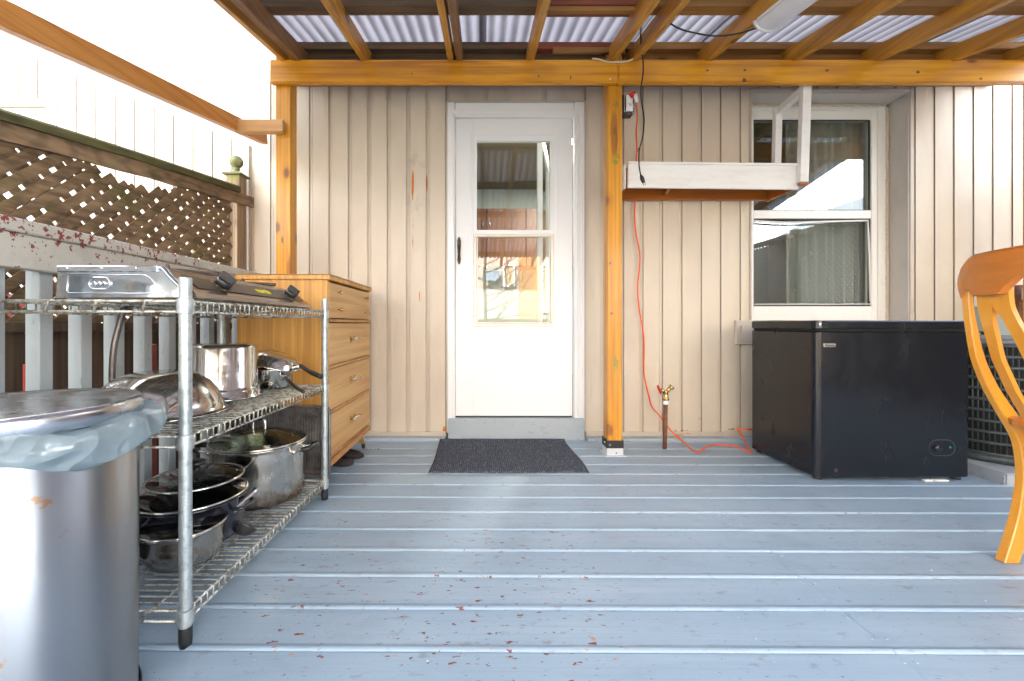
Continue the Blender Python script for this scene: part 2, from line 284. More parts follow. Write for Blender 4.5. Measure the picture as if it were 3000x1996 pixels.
stucco = mat("pale_house_stucco", (.36, .34, .30), .9, layers=[('n', (.42, .39, .33), (.8, .8, .8), .4, .7, .6)])
groundm = mat("yard_ground", (.16, .15, .12), .95, layers=[('n', (.07, .10, .03), (1.2, 1.2, 1.2), .45, .6, .8)], bump=[('n', (12, 12, 12), .6, .03)])
barkm = mat("bare_tree_bark", (.10, .075, .06), .9)
roomw = mat("room_wall_paint", (.45, .50, .46), .8)
roomc = mat("room_ceiling_paint", (.26, .23, .19), .85)
roomf = mat("room_floor", (.12, .09, .06), .7)
cabm = wood("brown_cabinet_wood", (.16, .062, .022), (.09, .032, .012), 'Z', .45, knots=0, bmp=.05)
lampm = mat("lit_lamp", (1, 1, 1), .5, emit=((1, .95, .85), 14.0))
maroon = mat("maroon_shoe_fabric", (.016, .008, .010), .6, layers=[('n', (.09, .008, .02), (30, 30, 30), .6, .63, .9)])
blackf = mat("black_shoe_sole", (.012, .012, .013), .8)
yellow = mat("yellow_print", (.68, .62, .02), .5)
brassw = mat("white_tape", (.8, .8, .8), .6)
elec = mat("grey_green_electrical_box", (.36, .41, .38), .5)
bluep = mat("blue_plastic_strip", (.03, .12, .5), .5); redp = mat("red_plastic_strip", (.5, .05, .04), .5); pinkp = mat("faded_red_board", (.42, .10, .09), .8)
darkin = mat("dark_interior", (.02, .02, .02), .9)
screenm = mat("screen_frame_metal", (.62, .60, .54), .35, .3)
tealm = mat("teal_indicator", (.0, .3, .25), .4)
dirtym = mat("dead_leaf_debris", (.18, .10, .05), .9)
# ---------------- mesh helpers ----------------
class MB:
    def __init__(s): s.bm = bmesh.new()
    def _add(s, verts, faces, smooth=False):
        vs_ = [s.bm.verts.new(v) for v in verts]
        for f in faces:
            try:
                fc = s.bm.faces.new([vs_[i] for i in f]); fc.smooth = smooth
            except ValueError: pass
        return s
    def box(s, x0, x1, y0, y1, z0, z1, bev=0.0, M=None):
        t = bmesh.new()
        m = Matrix.Translation(((x0 + x1) / 2, (y0 + y1) / 2, (z0 + z1) / 2)) @ Matrix.Diagonal((abs(x1 - x0), abs(y1 - y0), abs(z1 - z0), 1))
        bmesh.ops.create_cube(t, size=1.0, matrix=m)
        if bev: bmesh.ops.bevel(t, geom=t.edges[:], offset=bev, segments=2 if bev > .004 else 1, affect='EDGES', clamp_overlap=True)
        return s.merge(t, M)
    def merge(s, t, M=None, smooth=None):
        t.verts.index_update()
        vs_ = [s.bm.verts.new((M @ v.co) if M is not None else v.co) for v in t.verts]
        for f in t.faces:
            nf = s.bm.faces.new([vs_[v.index] for v in f.verts]); nf.smooth = f.smooth if smooth is None else smooth
        t.free(); return s
    def beam(s, p0, p1, w, h, bev=0.0, up=(0, 0, 1)):
        "bar from p0 to p1 (centre line), w across, h in the up direction"
        p0 = Vector(p0); p1 = Vector(p1); d = p1 - p0; L = d.length; d.normalize()
        upv = Vector(up); side = d.cross(upv).normalized(); upv = side.cross(d).normalized()
        M = Matrix((( side.x, d.x, upv.x, (p0.x + p1.x) / 2), (side.y, d.y, upv.y, (p0.y + p1.y) / 2), (side.z, d.z, upv.z, (p0.z + p1.z) / 2), (0, 0, 0, 1)))
        return s.box(-w / 2, w / 2, -L / 2, L / 2, -h / 2, h / 2, bev, M)
    def tube(s, pts, r, n=8, cap=True, smooth=True, closed=False):
        pts = [Vector(p) for p in pts]; k = len(pts); rs = r if isinstance(r, (list, tuple)) else [r] * k
        tang = []
        for i in range(k):
            a = pts[(i - 1) % k] if (closed or i > 0) else pts[i]; b = pts[(i + 1) % k] if (closed or i < k - 1) else pts[i]
            t = b - a; tang.append(t.normalized() if t.length > 1e-9 else Vector((0, 0, 1)))
        ref = Vector((0, 0, 1)) if abs(tang[0].z) < .9 else Vector((1, 0, 0))
        x = tang[0].cross(ref).normalized(); verts = []
        for i in range(k):
            x = (x - tang[i] * x.dot(tang[i]))
            x = x.normalized() if x.length > 1e-6 else tang[i].orthogonal().normalized()
            y = tang[i].cross(x)
            for j in range(n):
                a = 2 * math.pi * j / n; verts.append(pts[i] + (x * math.cos(a) + y * math.sin(a)) * rs[i])
        faces = []
        for i in range(k if closed else k - 1):
            for j in range(n):
                a = i * n + j; b = i * n + (j + 1) % n; c = ((i + 1) % k) * n + (j + 1) % n; d = ((i + 1) % k) * n + j
                faces.append((a, b, c, d))
        if cap and not closed: faces += [tuple(range(n)), tuple((k - 1) * n + j for j in range(n))[::-1]]
        return s._add(verts, faces, smooth)
    def lathe(s, prof, c=(0, 0, 0), n=48, M=None, smooth=True, sx=1.0, sy=1.0, fn=None):
        verts = []; faces = []; k = len(prof)
        for i, (r, z) in enumerate(prof):
            for j in range(n):
                a = 2 * math.pi * j / n; p = Vector((r * math.cos(a) * sx, r * math.sin(a) * sy, z))
                if fn: p = fn(p, a, i)
                if M is not None: p = M @ p
                verts.append(p + Vector(c))
        for i in range(k - 1):
            for j in range(n): faces.append((i * n + j, i * n + (j + 1) % n, (i + 1) * n + (j + 1) % n, (i + 1) * n + j))
        if prof[0][0] > 0 and False: pass
        s._add(verts, faces, smooth); return s
    def loft(s, secs, cap=True, smooth=False, closed=False):
        n = len(secs[0]); verts = [Vector(p) for q in secs for p in q]; faces = []; k = len(secs)
        for i in range(k if closed else k - 1):
            for j in range(n): faces.append((i * n + j, i * n + (j + 1) % n, ((i + 1) % k) * n + (j + 1) % n, ((i + 1) % k) * n + j))
        if cap and not closed: faces += [tuple(range(n))[::-1], tuple((k - 1) * n + j for j in range(n))]
        return s._add(verts, faces, smooth)
    def prism(s, poly, a, b, axis='Z', smooth=False):
        "polygon of 2-D points pushed from a to b along axis; X: (y,z) Y: (x,z) Z: (x,y)"
        f = {'X': lambda p, t: (t, p[0], p[1]), 'Y': lambda p, t: (p[0], t, p[1]), 'Z': lambda p, t: (p[0], p[1], t)}[axis]
        return s.loft([[f(p, a) for p in poly], [f(p, b) for p in poly]], True, smooth)
    def ring(s, c, r, t, n=40, m=8, M=None, sx=1, sy=1):
        pts = []
        for i in range(n):
            a = 2 * math.pi * i / n; p = Vector((r * math.cos(a) * sx, r * math.sin(a) * sy, 0))
            if M is not None: p = M @ p
            pts.append(p + Vector(c))
        return s.tube(pts, t, m, closed=True)
    def sphere(s, c, r, seg=20, sc=(1, 1, 1)):
        t = bmesh.new(); bmesh.ops.create_uvsphere(t, u_segments=seg, v_segments=max(6, seg // 2), radius=r)
        return s.merge(t, Matrix.Translation(c) @ Matrix.Diagonal((*sc, 1)), True)
    def build(s, name, m, parent=None, label=None, auto=None):
        bmesh.ops.remove_doubles(s.bm, verts=s.bm.verts, dist=1e-6)
        bmesh.ops.recalc_face_normals(s.bm, faces=s.bm.faces)
        me = bpy.data.meshes.new(name); s.bm.to_mesh(me); s.bm.free(); me.materials.append(m)
        o = bpy.data.objects.new(name, me); scene.collection.objects.link(o)
        if parent:
            o.parent = parent
            w = Vector((0, 0, 0)); q = parent
            while q: w += q.location; q = q.parent
            o.location = -w
        if label: o['label'] = label
        if auto is not None:
            for e in me.edges: pass
        return o

def tag(o, label=None, cat=None, group=None, kind=None):
    if label: o['label'] = label
    if cat: o['category'] = cat
    if group: o['group'] = group
    if kind: o['kind'] = kind
    return o
def thing(name, loc, label, cat, group=None):
    o = bpy.data.objects.new(name, None); o.empty_display_size = .1; scene.collection.objects.link(o); o.location = loc
    return tag(o, label, cat, group)
def spline(pts, per=8):
    pts = [Vector(p) for p in pts]; out = []
    for i in range(len(pts) - 1):
        p0 = pts[max(i - 1, 0)]; p1 = pts[i]; p2 = pts[i + 1]; p3 = pts[min(i + 2, len(pts) - 1)]
        for k in range(per):
            t = k / per
            out.append(.5 * ((2 * p1) + (-p0 + p2) * t + (2 * p0 - 5 * p1 + 4 * p2 - p3) * t * t + (-p0 + 3 * p1 - 3 * p2 + p3) * t ** 3))
    out.append(pts[-1]); return out
def text_mesh(body, size, M, name, m, parent, depth=.0006, bold=0.0, shear=0.0):
    cu = bpy.data.curves.new(name, 'FONT'); cu.body = body; cu.size = size; cu.extrude = depth; cu.offset = bold; cu.shear = shear
    cu.align_x = 'CENTER'; cu.align_y = 'CENTER'
    ob = bpy.data.objects.new(name + "_src", cu); scene.collection.objects.link(ob)
    bpy.context.view_layer.update(); dg = bpy.context.evaluated_depsgraph_get()
    me = bpy.data.meshes.new_from_object(ob.evaluated_get(dg)); bpy.data.objects.remove(ob)
    bpy.data.curves.remove(cu)
    b = bmesh.new(); b.from_mesh(me); bpy.data.meshes.remove(me)
    mb = MB(); mb.merge(b, M, False); return mb.build(name, m, parent)
rnd = random.Random(7)

# ---------------- setting: ground and deck ----------------
WALL = 2.93
g = MB(); g._add([(-120, -150, -.32), (120, -150, -.32), (120, 120, -.32), (-120, 120, -.32)], [(0, 1, 2, 3)])
tag(g.build("ground", groundm), "bare yard ground around the deck", "ground", kind="structure")

d = MB(); pitch = .152; first = 1.028 - 14 * pitch; skew = math.tan(R(-.35))
def deck_prof(w):
    # flat board whose far edge carries a rounded bead
    pts = [(0, -.03), (0, -.002), (.0012, .0014), (.004, .0030), (.0075, .0038), (.011, .0036), (.0145, .0026), (.018, .0012), (.021, .0004), (.025, 0), (w - .005, 0), (w - .0026, -.0015), (w - .0022, -.03)]
    return pts
i = 0; y = first
while y < WALL + .02:
    pr = deck_prof(pitch)
    for (xa, xb) in ((-1.36, (jx := 1.0 + rnd.uniform(-.012, .012))), (jx + rnd.uniform(.0006, .0022), 4.1)):
        secs = []
        for xx in (xa, xb):
            secs.append([(xx, y + p[0] + xx * skew, p[1] - (0.0 if xa < 0 else rnd.uniform(0, .0012))) for p in pr])
        d.loft(secs)
    y += pitch; i += 1
for jx in (-.95, -.54, -.13, .28, .69, .985, 1.02, 1.45, 1.86, 2.27, 2.68, 3.09):
    yb = first + pitch * 11
    while yb < WALL:
        for oy in (.048, .125): d.lathe([(.0001, .0012), (.0028, .0010), (.0042, .0002), (.0044, -.001)], (jx + rnd.uniform(-.006, .006), yb + oy + jx * skew, 0), 8)
        yb += pitch
deck = tag(d.build("deck", deckm), "grey blue painted deck boards with raised beads", "deck", kind="structure")

# ---------------- house ----------------
house = thing("house", (0, WALL, 0), "beige vertical-siding house wall with white door, window and porch behind", "house")
SP = .1347
def siding_strip(mb, x0, x1, z0, z1, yw=WALL, ph=-.1035):
    "vertical boards with a recessed double groove at each joint, clipped to x0..x1"
    prof = [(.009, .012), (.009, .004), (.0016, 0), (SP - .0225, 0), (SP - .030, .004), (SP - .030, .022), (SP - .0135, .022), (SP - .0135, .012), (SP - .0185, .006), (SP - .0025, .006), (SP - .007, .012), (SP - .007, .022), (SP + .009, .022)]
    xs = []; k = math.floor((x0 - ph) / SP) - 1
    while ph + k * SP < x1:
        for (dx, dy) in prof: xs.append((ph + k * SP + dx, yw + dy))
        k += 1
    pts = [p for p in xs if x0 < p[0] < x1]
    def at(x):
        for a, b in zip(xs, xs[1:]):
            if a[0] <= x <= b[0]: t = (x - a[0]) / max(1e-9, b[0] - a[0]); return a[1] + (b[1] - a[1]) * t
        return yw
    pts = [(x0, at(x0))] + pts + [(x1, at(x1))]
    v = []; f = []
    for (x, yy) in pts: v += [(x, yy, z0), (x, yy, z1)]
    for j in range(len(pts) - 1): f.append((2 * j, 2 * j + 2, 2 * j + 3, 2 * j + 1))
    mb._add(v, f)
DX0, DX1, DZ0, DZ1 = -.245, .70, .03, 2.325      # door surround
WX0, WX1, WZ0, WZ1 = 1.86, 2.94, .80, 2.39      # window opening
LX0, LX1 = -4.4, -1.615
w = MB()
siding_strip(w, LX1, DX0 - .008, .045, 5.4); siding_strip(w, DX0 - .008, DX1 + .008, DZ1 + .012, 5.4)
siding_strip(w, DX1 + .008, WX0 - .012, .045, 5.4); siding_strip(w, WX0 - .012, WX1 + .03, WZ1 + .02, 5.4)
siding_strip(w, WX0 - .012, WX1 + .03, .045, WZ0); siding_strip(w, WX1 + .03, 5.0, .045, 5.4)
w.build("wall", siding, house)
w = MB()
lwx0, lwx1, lwz0, lwz1 = -4.0, -2.97, 1.0, 2.35
siding_strip(w, LX0, lwx0, -.3, 5.4); siding_strip(w, lwx0, lwx1, lwz1, 5.4); siding_strip(w, lwx0, lwx1, -.3, lwz0); siding_strip(w, lwx1, LX1 - .012, -.3, 5.4)
w.build("wall", siding, house, "sunlit pale section of the siding left of the porch")
w = MB(); w.box(LX1 - .014, LX1 + .004, WALL - .018, WALL + .02, -.3, 5.4, .002); w.build("corner_trim", jambm, house)
w = MB(); w.box(LX0, 5.0, WALL + .16, WALL + .3, 2.6, 5.4); w.box(LX0, DX0 - .05, WALL + .05, WALL + .16, -.3, 5.4); w.box(DX1 + .05, WX0 - .03, WALL + .05, WALL + .16, -.3, 5.4)
w.box(WX1 + .05, 5.0, WALL + .05, WALL + .16, -.3, 5.4); w.build("inner_wall", roomw, house)
w = MB(); w.box(LX0 - .3, 5.3, WALL - .35, WALL + 5, 5.4, 5.6); w.build("roof", jambm, house)
w = MB(); w.box(LX0, LX0 + .1, WALL + .01, WALL + 5, -.3, 5.4); w.box(4.9, 5.0, WALL + .01, WALL + 5, -.3, 5.4); w.box(LX0, 5.0, WALL + 4.9, WALL + 5, -.3, 5.4)
w.build("side_wall", whitesid, house)
# starter trim and painted curb under the siding
w = MB()
for a, b in ((LX1 + .01, DX0 - .01), (DX1 + .01, 5.0)):
    w.box(a, b, WALL - .008, WALL + .03, .028, .052, .002); w.box(a, b, WALL - .002, WALL + .03, .018, .027)
w.build("bottom_trim", sidtrim, house)
w = MB()
w.box(LX1, DX0 - .012, 2.868, WALL + .1, -.05, .020, .004); w.box(DX1 + .012, 5.0, 2.868, WALL + .1, -.05, .019, .004)
w.build("curb", greyp, house)
w = MB(); w.box(DX0 + .005, DX1 - .005, 2.895, WALL + .06, -.02, .148, .006); w.build("door_step", greyp, house)
# door surround
w = MB()
w.box(DX0, DX0 + .052, WALL - .015, WALL + .045, .04, DZ1, .004); w.box(DX1 - .07, DX1, WALL - .015, WALL + .045, .04, DZ1, .004)
w.box(DX0 + .053, DX1 - .071, WALL - .013, WALL + .045, DZ1 - .058, DZ1 - .001, .004)
w.box(DX0 + .053, DX1 - .071, WALL - .004, WALL + .04, 2.227, DZ1 - .0585, .002)
w.box(DX0 + .03, DX1 - .05, WALL - .022, WALL - .0145, DZ1 - .085, DZ1 - .055, .003)
w.box(DX0 + .034, DX0 + .046, WALL - .021, WALL - .0145, .16, DZ1 - .09, .003)
for k in (-.052, -.038, -.02): w.box(DX1 + k - .005, DX1 + k + .003, WALL - .021, WALL - .0145, .16, DZ1 - .09, .002)
w.build("door_frame", white, house)
w = MB()
for a, b, zz in ((DX0 - .011, DX0 - .001, 0), (DX1 + .001, DX1 + .011, 0)): w.box(a, b, WALL - .01, WALL + .02, .05, DZ1 + .012, .002)
w.box(DX0 - .011, DX1 + .011, WALL - .012, WALL + .02, DZ1 + .001, DZ1 + .013, .002); w.build("door_channel_trim", sidtrim, house)
# storm door, its leaf is a frame round two lights
dx0, dx1, dz0, dz1 = -.190, .620, .158, 2.222; yd = WALL + .006
gx0, gx1 = -.043, .468; ug0, ug1 = 1.448, 2.066; lx0, lx1, lz0, lz1 = -.064, .490, .778, 1.420
w = MB()
w.box(dx0, lx0, yd, yd + .035, dz0, dz1, .003); w.box(lx1, dx1, yd, yd + .035, dz0, dz1, .003)
w.box(lx0 - .001, lx1 + .001, yd + .0002, yd + .0348, dz0 + .001, lz0); w.box(lx0 - .001, lx1 + .001, yd + .0002, yd + .0348, ug1, dz1 - .001)
w.box(lx0 - .001, gx0, yd + .0002, yd + .0348, lz1, ug1 + .001); w.box(gx1, lx1 + .001, yd + .0002, yd + .0348, lz1, ug1 + .001)
w.box(gx0 - .002, gx1 + .002, yd + .0006, yd + .0344, lz1 - .001, ug0)
door = w.build("storm_door", doorw, house, "white storm door with two lights")
w = MB()      # raised moulding round the lights
def rect_ring(mb, x0, x1, z0, z1, t, y0, y1, bev=.001):
    mb.box(x0, x1, y0, y1, z1 - t, z1, bev); mb.box(x0, x1, y0, y1, z0, z0 + t, bev)
    mb.box(x0, x0 + t, y0 + .0003, y1, z0 + t, z1 - t, bev); mb.box(x1 - t, x1, y0 + .0003, y1, z0 + t, z1 - t, bev)
rect_ring(w, lx0 - .030, lx1 + .032, lz0 - .032, ug1 + .045, .012, yd - .004, yd + .001); w.build("moulding", doorw, door)
w = MB(); rect_ring(w, lx0, lx1, lz0, lz1, .020, yd - .006, yd + .03, .002); rect_ring(w, lx0 + .022, lx1 - .022, lz0 + .022, lz1 - .01, .008, yd - .001, yd + .025, .001)
w.build("light_frame", screenm, door)
w = MB(); w.box(gx0, gx1, yd + .020, yd + .023, ug0, ug1); w.build("pane", paned, door)
w = MB(); w.box(lx0 + .02, lx1 - .02, yd + .012, yd + .015, lz0 + .02, lz1 - .012); w.build("pane", paned, door)
w = MB(); hx = (1345 - U0) / F * WALL
prof = [(-.008, -.085), (-.012, -.06), (-.009, -.02), (-.013, .03), (-.013, .07), (-.006, .09), (0, .098), (.006, .09), (.013, .07), (.013, .03), (.009, -.02), (.012, -.06), (.008, -.085), (0, -.095)]
w.prism([(hx + p[0], 1.302 + p[1]) for p in prof], yd - .010, yd, 'Y'); w.box(hx - .008, hx + .008, yd - .026, yd - .008, 1.335, 1.378, .003)
w.tube([(hx, yd - .018, 1.33), (hx, yd - .022, 1.29), (hx, yd - .014, 1.23)], [.007, .006, .004])
w.build("handle", mat("dark_bronze_handle", (.06, .055, .05), .35, .8), door)
w = MB(); w.box(dx0, dx1, yd + .004, yd + .03, dz0 - .010, dz0 - .001); w.build("threshold_gap", blackm, house)
# room behind the door
w = MB()
w._add([(-2.2, 6.3, 2.80), (3.4, 6.3, 2.80), (3.4, 3.09, 2.80), (-2.2, 3.09, 2.80)], [(0, 1, 2, 3)]); w.build("ceiling", roomc, house)
w = MB(); w._add([(-2.2, 6.3, 0), (3.4, 6.3, 0), (3.4, 6.3, 2.81), (-2.2, 6.3, 2.81), (-2.2, 3.0, 0), (-2.2, 3.0, 2.7), (3.4, 3.0, 0), (3.4, 3.0, 2.7)], [(0, 1, 2, 3), (4, 0, 3, 5), (1, 6, 7, 2)])
w.build("room_wall", roomw, house)
w = MB(); w._add([(-2.2, 6.3, .05), (3.4, 6.3, .05), (3.4, 3.0, .05), (-2.2, 3.0, .05)], [(0, 1, 2, 3)]); w.build("room_floor", roomf, house)
w = MB()      # inner door standing open, seen edge on, with its glass
w.box(.40, .44, 3.12, 3.16, .1, 2.22, .003); w.box(.555, .59, 3.75, 3.79, .1, 2.22, .003)
w.beam((.42, 3.14, 2.2), (.57, 3.77, 2.2), .035, .1); w.beam((.42, 3.14, .35), (.57, 3.77, .35), .035, .5)
ind = w.build("inner_door", white, house, "open inner door seen edge on through the glass")
w = MB(); w.loft([[(.43, 3.16, .6), (.437, 3.16, .6), (.437, 3.16, 2.15), (.43, 3.16, 2.15)], [(.565, 3.75, .6), (.572, 3.75, .6), (.572, 3.75, 2.15), (.565, 3.75, 2.15)]])
w.build("pane", pane, ind)
# right window, set back in its opening
yw = WALL + .14
w = MB()
w.box(WX1, WX1 + .006, WALL - .004, yw + .05, WZ0, WZ1, .001); w.box(WX0, WX1, WALL - .004, yw + .05, WZ1, WZ1 + .006, .001)
w.box(WX0 - .006, WX0, WALL - .004, yw + .05, WZ0, WZ1, .001); w.box(WX0, WX1, WALL - .004, yw + .05, WZ0 - .006, WZ0, .001)
w.build("window_jamb", jambm, house)
w = MB()
w.box(WX1 + .0065, WX1 + .032, WALL - .012, WALL + .02, WZ0, WZ1 + .03, .003); w.box(WX0 - .016, WX1 + .006, WALL - .012, WALL + .02, WZ1 + .007, WZ1 + .03, .003)
w.box(WX0 - .016, WX0 - .0065, WALL - .012, WALL + .02, WZ0, WZ1 + .006, .002)
w.build("window_trim", sidtrim, house)
fx0, fx1, fz0, fz1 = WX0 + .03, WX1 - .012, WZ0 + .02, WZ1 - .012
qx0, qx1 = 1.965, 2.82
w = MB()
w.box(fx0, qx0, yw, yw + .06, fz0, fz1, .004); w.box(qx1, fx1, yw, yw + .06, fz0, fz1, .004)
w.box(qx0 - .002, qx1 + .002, yw + .001, yw + .059, 2.282, fz1 - .001, .003); w.box(qx0 - .002, qx1 + .002, yw + .001, yw + .059, fz0 + .001, .925, .003)
w.box(qx0 - .002, qx1 + .002, yw + .002, yw + .058, 1.562, 1.622, .003)
w.box(qx1 + .038, qx1 + .046, yw - .012, yw + .001, fz0 + .01, fz1 - .01, .002); w.box(fx0, fx1 - .05, yw - .012, yw + .001, fz1 - .035, fz1 - .027, .002)
win = w.build("window", winw, house, "white double-hung window set back in the siding")
w = MB()
for k in range(60):
    z = fz0 + (fz1 - fz0) * k / 60; w.sphere((fx1 + .002, yw - .003, z), .010 + .004 * rnd.random(), 6, (1, .7, 1.6))
for k in range(50):
    x = fx0 + (fx1 - fx0) * k / 50; w.sphere((x, yw - .003, fz1 + .003), .009 + .004 * rnd.random(), 6, (1.6, .7, 1))
w.build("caulk_bead", caulk, win)
w = MB(); w.box(qx0, qx1, yw + .030, yw + .034, 1.622, 2.282); w.build("pane", pane, win)
w = MB(); w.box(qx0, qx1, yw + .040, yw + .044, .925, 1.562); w.build("pane", pane, win)
w = MB(); rect_ring(w, qx0 + .001, qx1 - .001, .926, 1.561, .006, yw + .012, yw + .028, .001); rect_ring(w, qx0 + .001, qx1 - .001, 1.623, 2.281, .005, yw + .012, yw + .024, .001); w.build("gasket", blackm, win)
w = MB()      # buckled insect screen frame
top = spline([(qx0 + .005, yw + .006, 1.545), (2.2, yw + .0, 1.532), (2.5, yw - .002, 1.538), (2.785, yw + .0, 1.545)], 6)
w.tube(top, .007, 6); w.tube([(2.79, yw + .0, 1.548), (2.80, yw - .002, 1.3), (2.812, yw + .004, .96)], .006, 6); w.tube([(qx0 + .01, yw + .004, .94), (2.81, yw + .004, .94)], .004, 6)
w.build("screen_frame", winw, win)
# room behind the window and its sheer curtain
w = MB(); v = []; f = []; n = 150
for k in range(n + 1):
    x = 1.9 + 1.0 * k / n; yy = yw + .11 + .016 * math.sin(k * .62) + .012 * math.sin(k * .23 + 1)
    v += [(x, yy, .7), (x, yy + .01, 2.45)]
for k in range(n):
    if 56 < k or k < 3: f.append((2 * k, 2 * k + 2, 2 * k + 3, 2 * k + 1))
w._add(v, f, True); w.build("curtain", curt, win)
w = MB()      # pale leafy sprigs woven into the sheer
w.tube([(2.30 + .03 * math.sin(k * .42), yw + .0955, 1.0 + .05 * k) for k in range(30)], .0016, 4)
for s in range(7):
    zx = 1.05 + s * .2; bx = 2.33 + .03 * math.sin(s * 2.1)
    w.tube([(2.30 + .03 * math.sin((zx - 1.0) * 8.4), yw + .0955, zx), (bx, yw + .0955, zx), (bx + .05, yw + .0955, zx + .035), (bx + .10, yw + .0955, zx + .07)], .0014, 4)
    for q in range(3):
        cx = bx + .05 * q; cz = zx + .035 * q
        w.tube([(cx - .05, yw + .0955, cz - .05), (cx - .02, yw + .0955, cz - .012), (cx, yw + .0955, cz)], .0012, 4)
        for a in range(3):
            an = a * 2.1 + q; w.sphere((cx + .013 * math.cos(an), yw + .0955, cz + .011 * math.sin(an)), .011, 8, (1, .04, .8))
w.build("curtain_sprigs", translucent("white_embroidery", (.62, .65, .64), (.6, .63, .62), .5, 0.0), win)
w = MB(); w.box(1.75, 1.80, yw + .08, yw + 1.6, .5, 2.6); w.box(3.15, 3.2, yw + .08, yw + 1.6, .5, 2.6); w.box(1.75, 3.2, yw + 1.6, yw + 1.65, .5, 2.6); w.box(1.75, 3.2, yw + .08, yw + 1.6, 2.55, 2.6); w.box(1.75, 3.2, yw + .08, yw + 1.6, .45, .5)
w.build("room_wall", roomw, house)
# left window of the white section
w = MB(); rect_ring(w, lwx0, lwx1, lwz0, lwz1, .05, WALL - .012, WALL + .06, .004); w.box(lwx0 + .05, lwx1 - .05, WALL + .01, WALL + .03, lwz1 - .095, lwz1 - .052, .003)
w.box(lwx0 + .05, lwx1 - .05, WALL + .004, WALL + .03, lwz1 - .16, lwz1 - .10, .004)
lw = w.build("window", jambm, house, "white window at the far left behind the fence")
w = MB(); w.box(lwx0 + .05, lwx1 - .05, WALL + .035, WALL + .04, lwz0 + .05, lwz1 - .161); w.build("pane", pane, lw)
# raised siding access panel beside the freezer
w = MB(); w.box(1.738, 1.90, WALL - .022, WALL - .001, .655, .822, .004); w.box(1.765, 1.90, WALL - .034, WALL - .0225, .675, .79, .005)
w.build("access_panel", sidtrim, house)
# things in the kitchen seen through the door
cab = thing("kitchen_cabinet", (-.2, 6.0, 1.55), "brown kitchen wall cabinets seen through the glass of the door", "cabinet")
w = MB(); w.box(-1.6, 2.8, 5.95, 6.29, 1.60, 2.42); w.build("body", cabm, cab)
for k in range(8):
    x0 = -1.6 + .55 * k; w = MB(); w.box(x0 + .006, x0 + .544, 5.93, 5.948, 1.61, 2.41, .003); dd = w.build("cabinet_door", cabm, cab)
    w = MB(); hx2 = x0 + (.5 if k % 2 == 0 else .05); w.tube([(hx2, 5.92, 2.16), (hx2, 5.905, 2.165), (hx2, 5.905, 2.24), (hx2, 5.92, 2.245)], .006, 6); w.build("handle", chromb, dd)
lm = thing("ceiling_lamp", (1.02, 4.6, 2.79), "small lit round lamp in the kitchen ceiling", "lamp")
w = MB(); w.lathe([(0.001, -.012), (.07, -.012), (.075, -.006)], (1.02, 4.6, 2.79), 24); w.build("diffuser", lampm, lm)
w = MB(); w.ring((1.02, 4.6, 2.79), .085, .01, 28, 6); w.build("rim", white, lm)
ll = bpy.data.lights.new("kitchen_light", 'AREA'); ll.energy = 9.0; ll.size = .25; ll.color = (1, .93, .82); lo = bpy.data.objects.new("kitchen_light", ll); scene.collection.objects.link(lo); lo.location = (1.02, 4.6, 2.7); lo.parent = lm; lo.location = (0, 0, -.03)
# ---------------- porch roof ----------------
SL = .197
def zr(dp): return 2.366 - SL * (2.55 - dp)      # underside of the rafters at depth dp
roof = thing("porch_roof", (.8, 2.6, 0), "orange timber porch roof with lavender corrugated plastic panels above the deck", "porch roof")
for (x0, x1) in ((-1.265, .8005), (.8025, 3.52)):
    w = MB(); w.box(x0, x1, 2.510, 2.549, 2.228, 2.366, .006); w.build("beam", orX, roof)
# posts
def post(x0, ytop=2.35, base=True):
    w = MB(); w.box(x0, x0 + .09, 2.551, 2.641, .05 if base else 0, 2.42, .004); o = w.build("post", orZ, roof)
    w = MB()
    w.box(x0 - .004, x0 + .094, 2.546, 2.550, .0, .052, .001); w.box(x0 - .004, x0 - .0005, 2.5505, 2.644, 0, .052); w.box(x0 + .0905, x0 + .094, 2.5505, 2.644, 0, .052)
    w.box(x0 - .016, x0 + .106, 2.532, 2.66, .001, .006, .001)
    b = w.build("post_base", mat("light_grey_bracket", (.52, .55, .60), .5), o)
    w = MB(); w.box(x0 - .0055, x0 + .0955, 2.544, 2.5455, .048, .095); w.box(x0 - .0065, x0 - .0045, 2.5445, 2.646, .048, .100); w.box(x0 + .0945, x0 + .0965, 2.5445, 2.646, .048, .095)
    w.build("bracket_band", rubber, o)
    w = MB()
    for p in ((x0 + .012, 2.540, .070), (x0 + .05, 2.540, .020), (x0 - .010, 2.57, .078)): w.sphere(p, .006, 8, (1, .8, 1))
    w.build("bolt", chromb, o)
    return o
post(.750); post(-1.25); post(3.365)
# splits, moss and knots on the middle post as shallow marks
# rafters
RW, RH = .038, .089
def rafter(x, m, dx=0.0, w_=RW, y0=-.78, y1=2.905, yaw=0.0, name="rafter"):
    w = MB(); hz = RH / 2
    w.beam((x + dx, y0, zr(y0) + hz), (x, y1, zr(y1) + hz), w_, RH, .002); return w.build(name, m, roof)
rafter(-1.10, ruY, -.01, .045); rafter(-1.185, orY, -.005, .030)
rafter(-.705, orY, 0); rafter(-.192, orY, 0.0, .034); rafter(-.140, ruY, -.002); rafter(.284, orY); rafter(.772, orY); rafter(.905, orY)
for x in (1.34, 1.855, 2.35, 2.80, 3.22): rafter(x, orY, rnd.uniform(-.01, .01), .042)
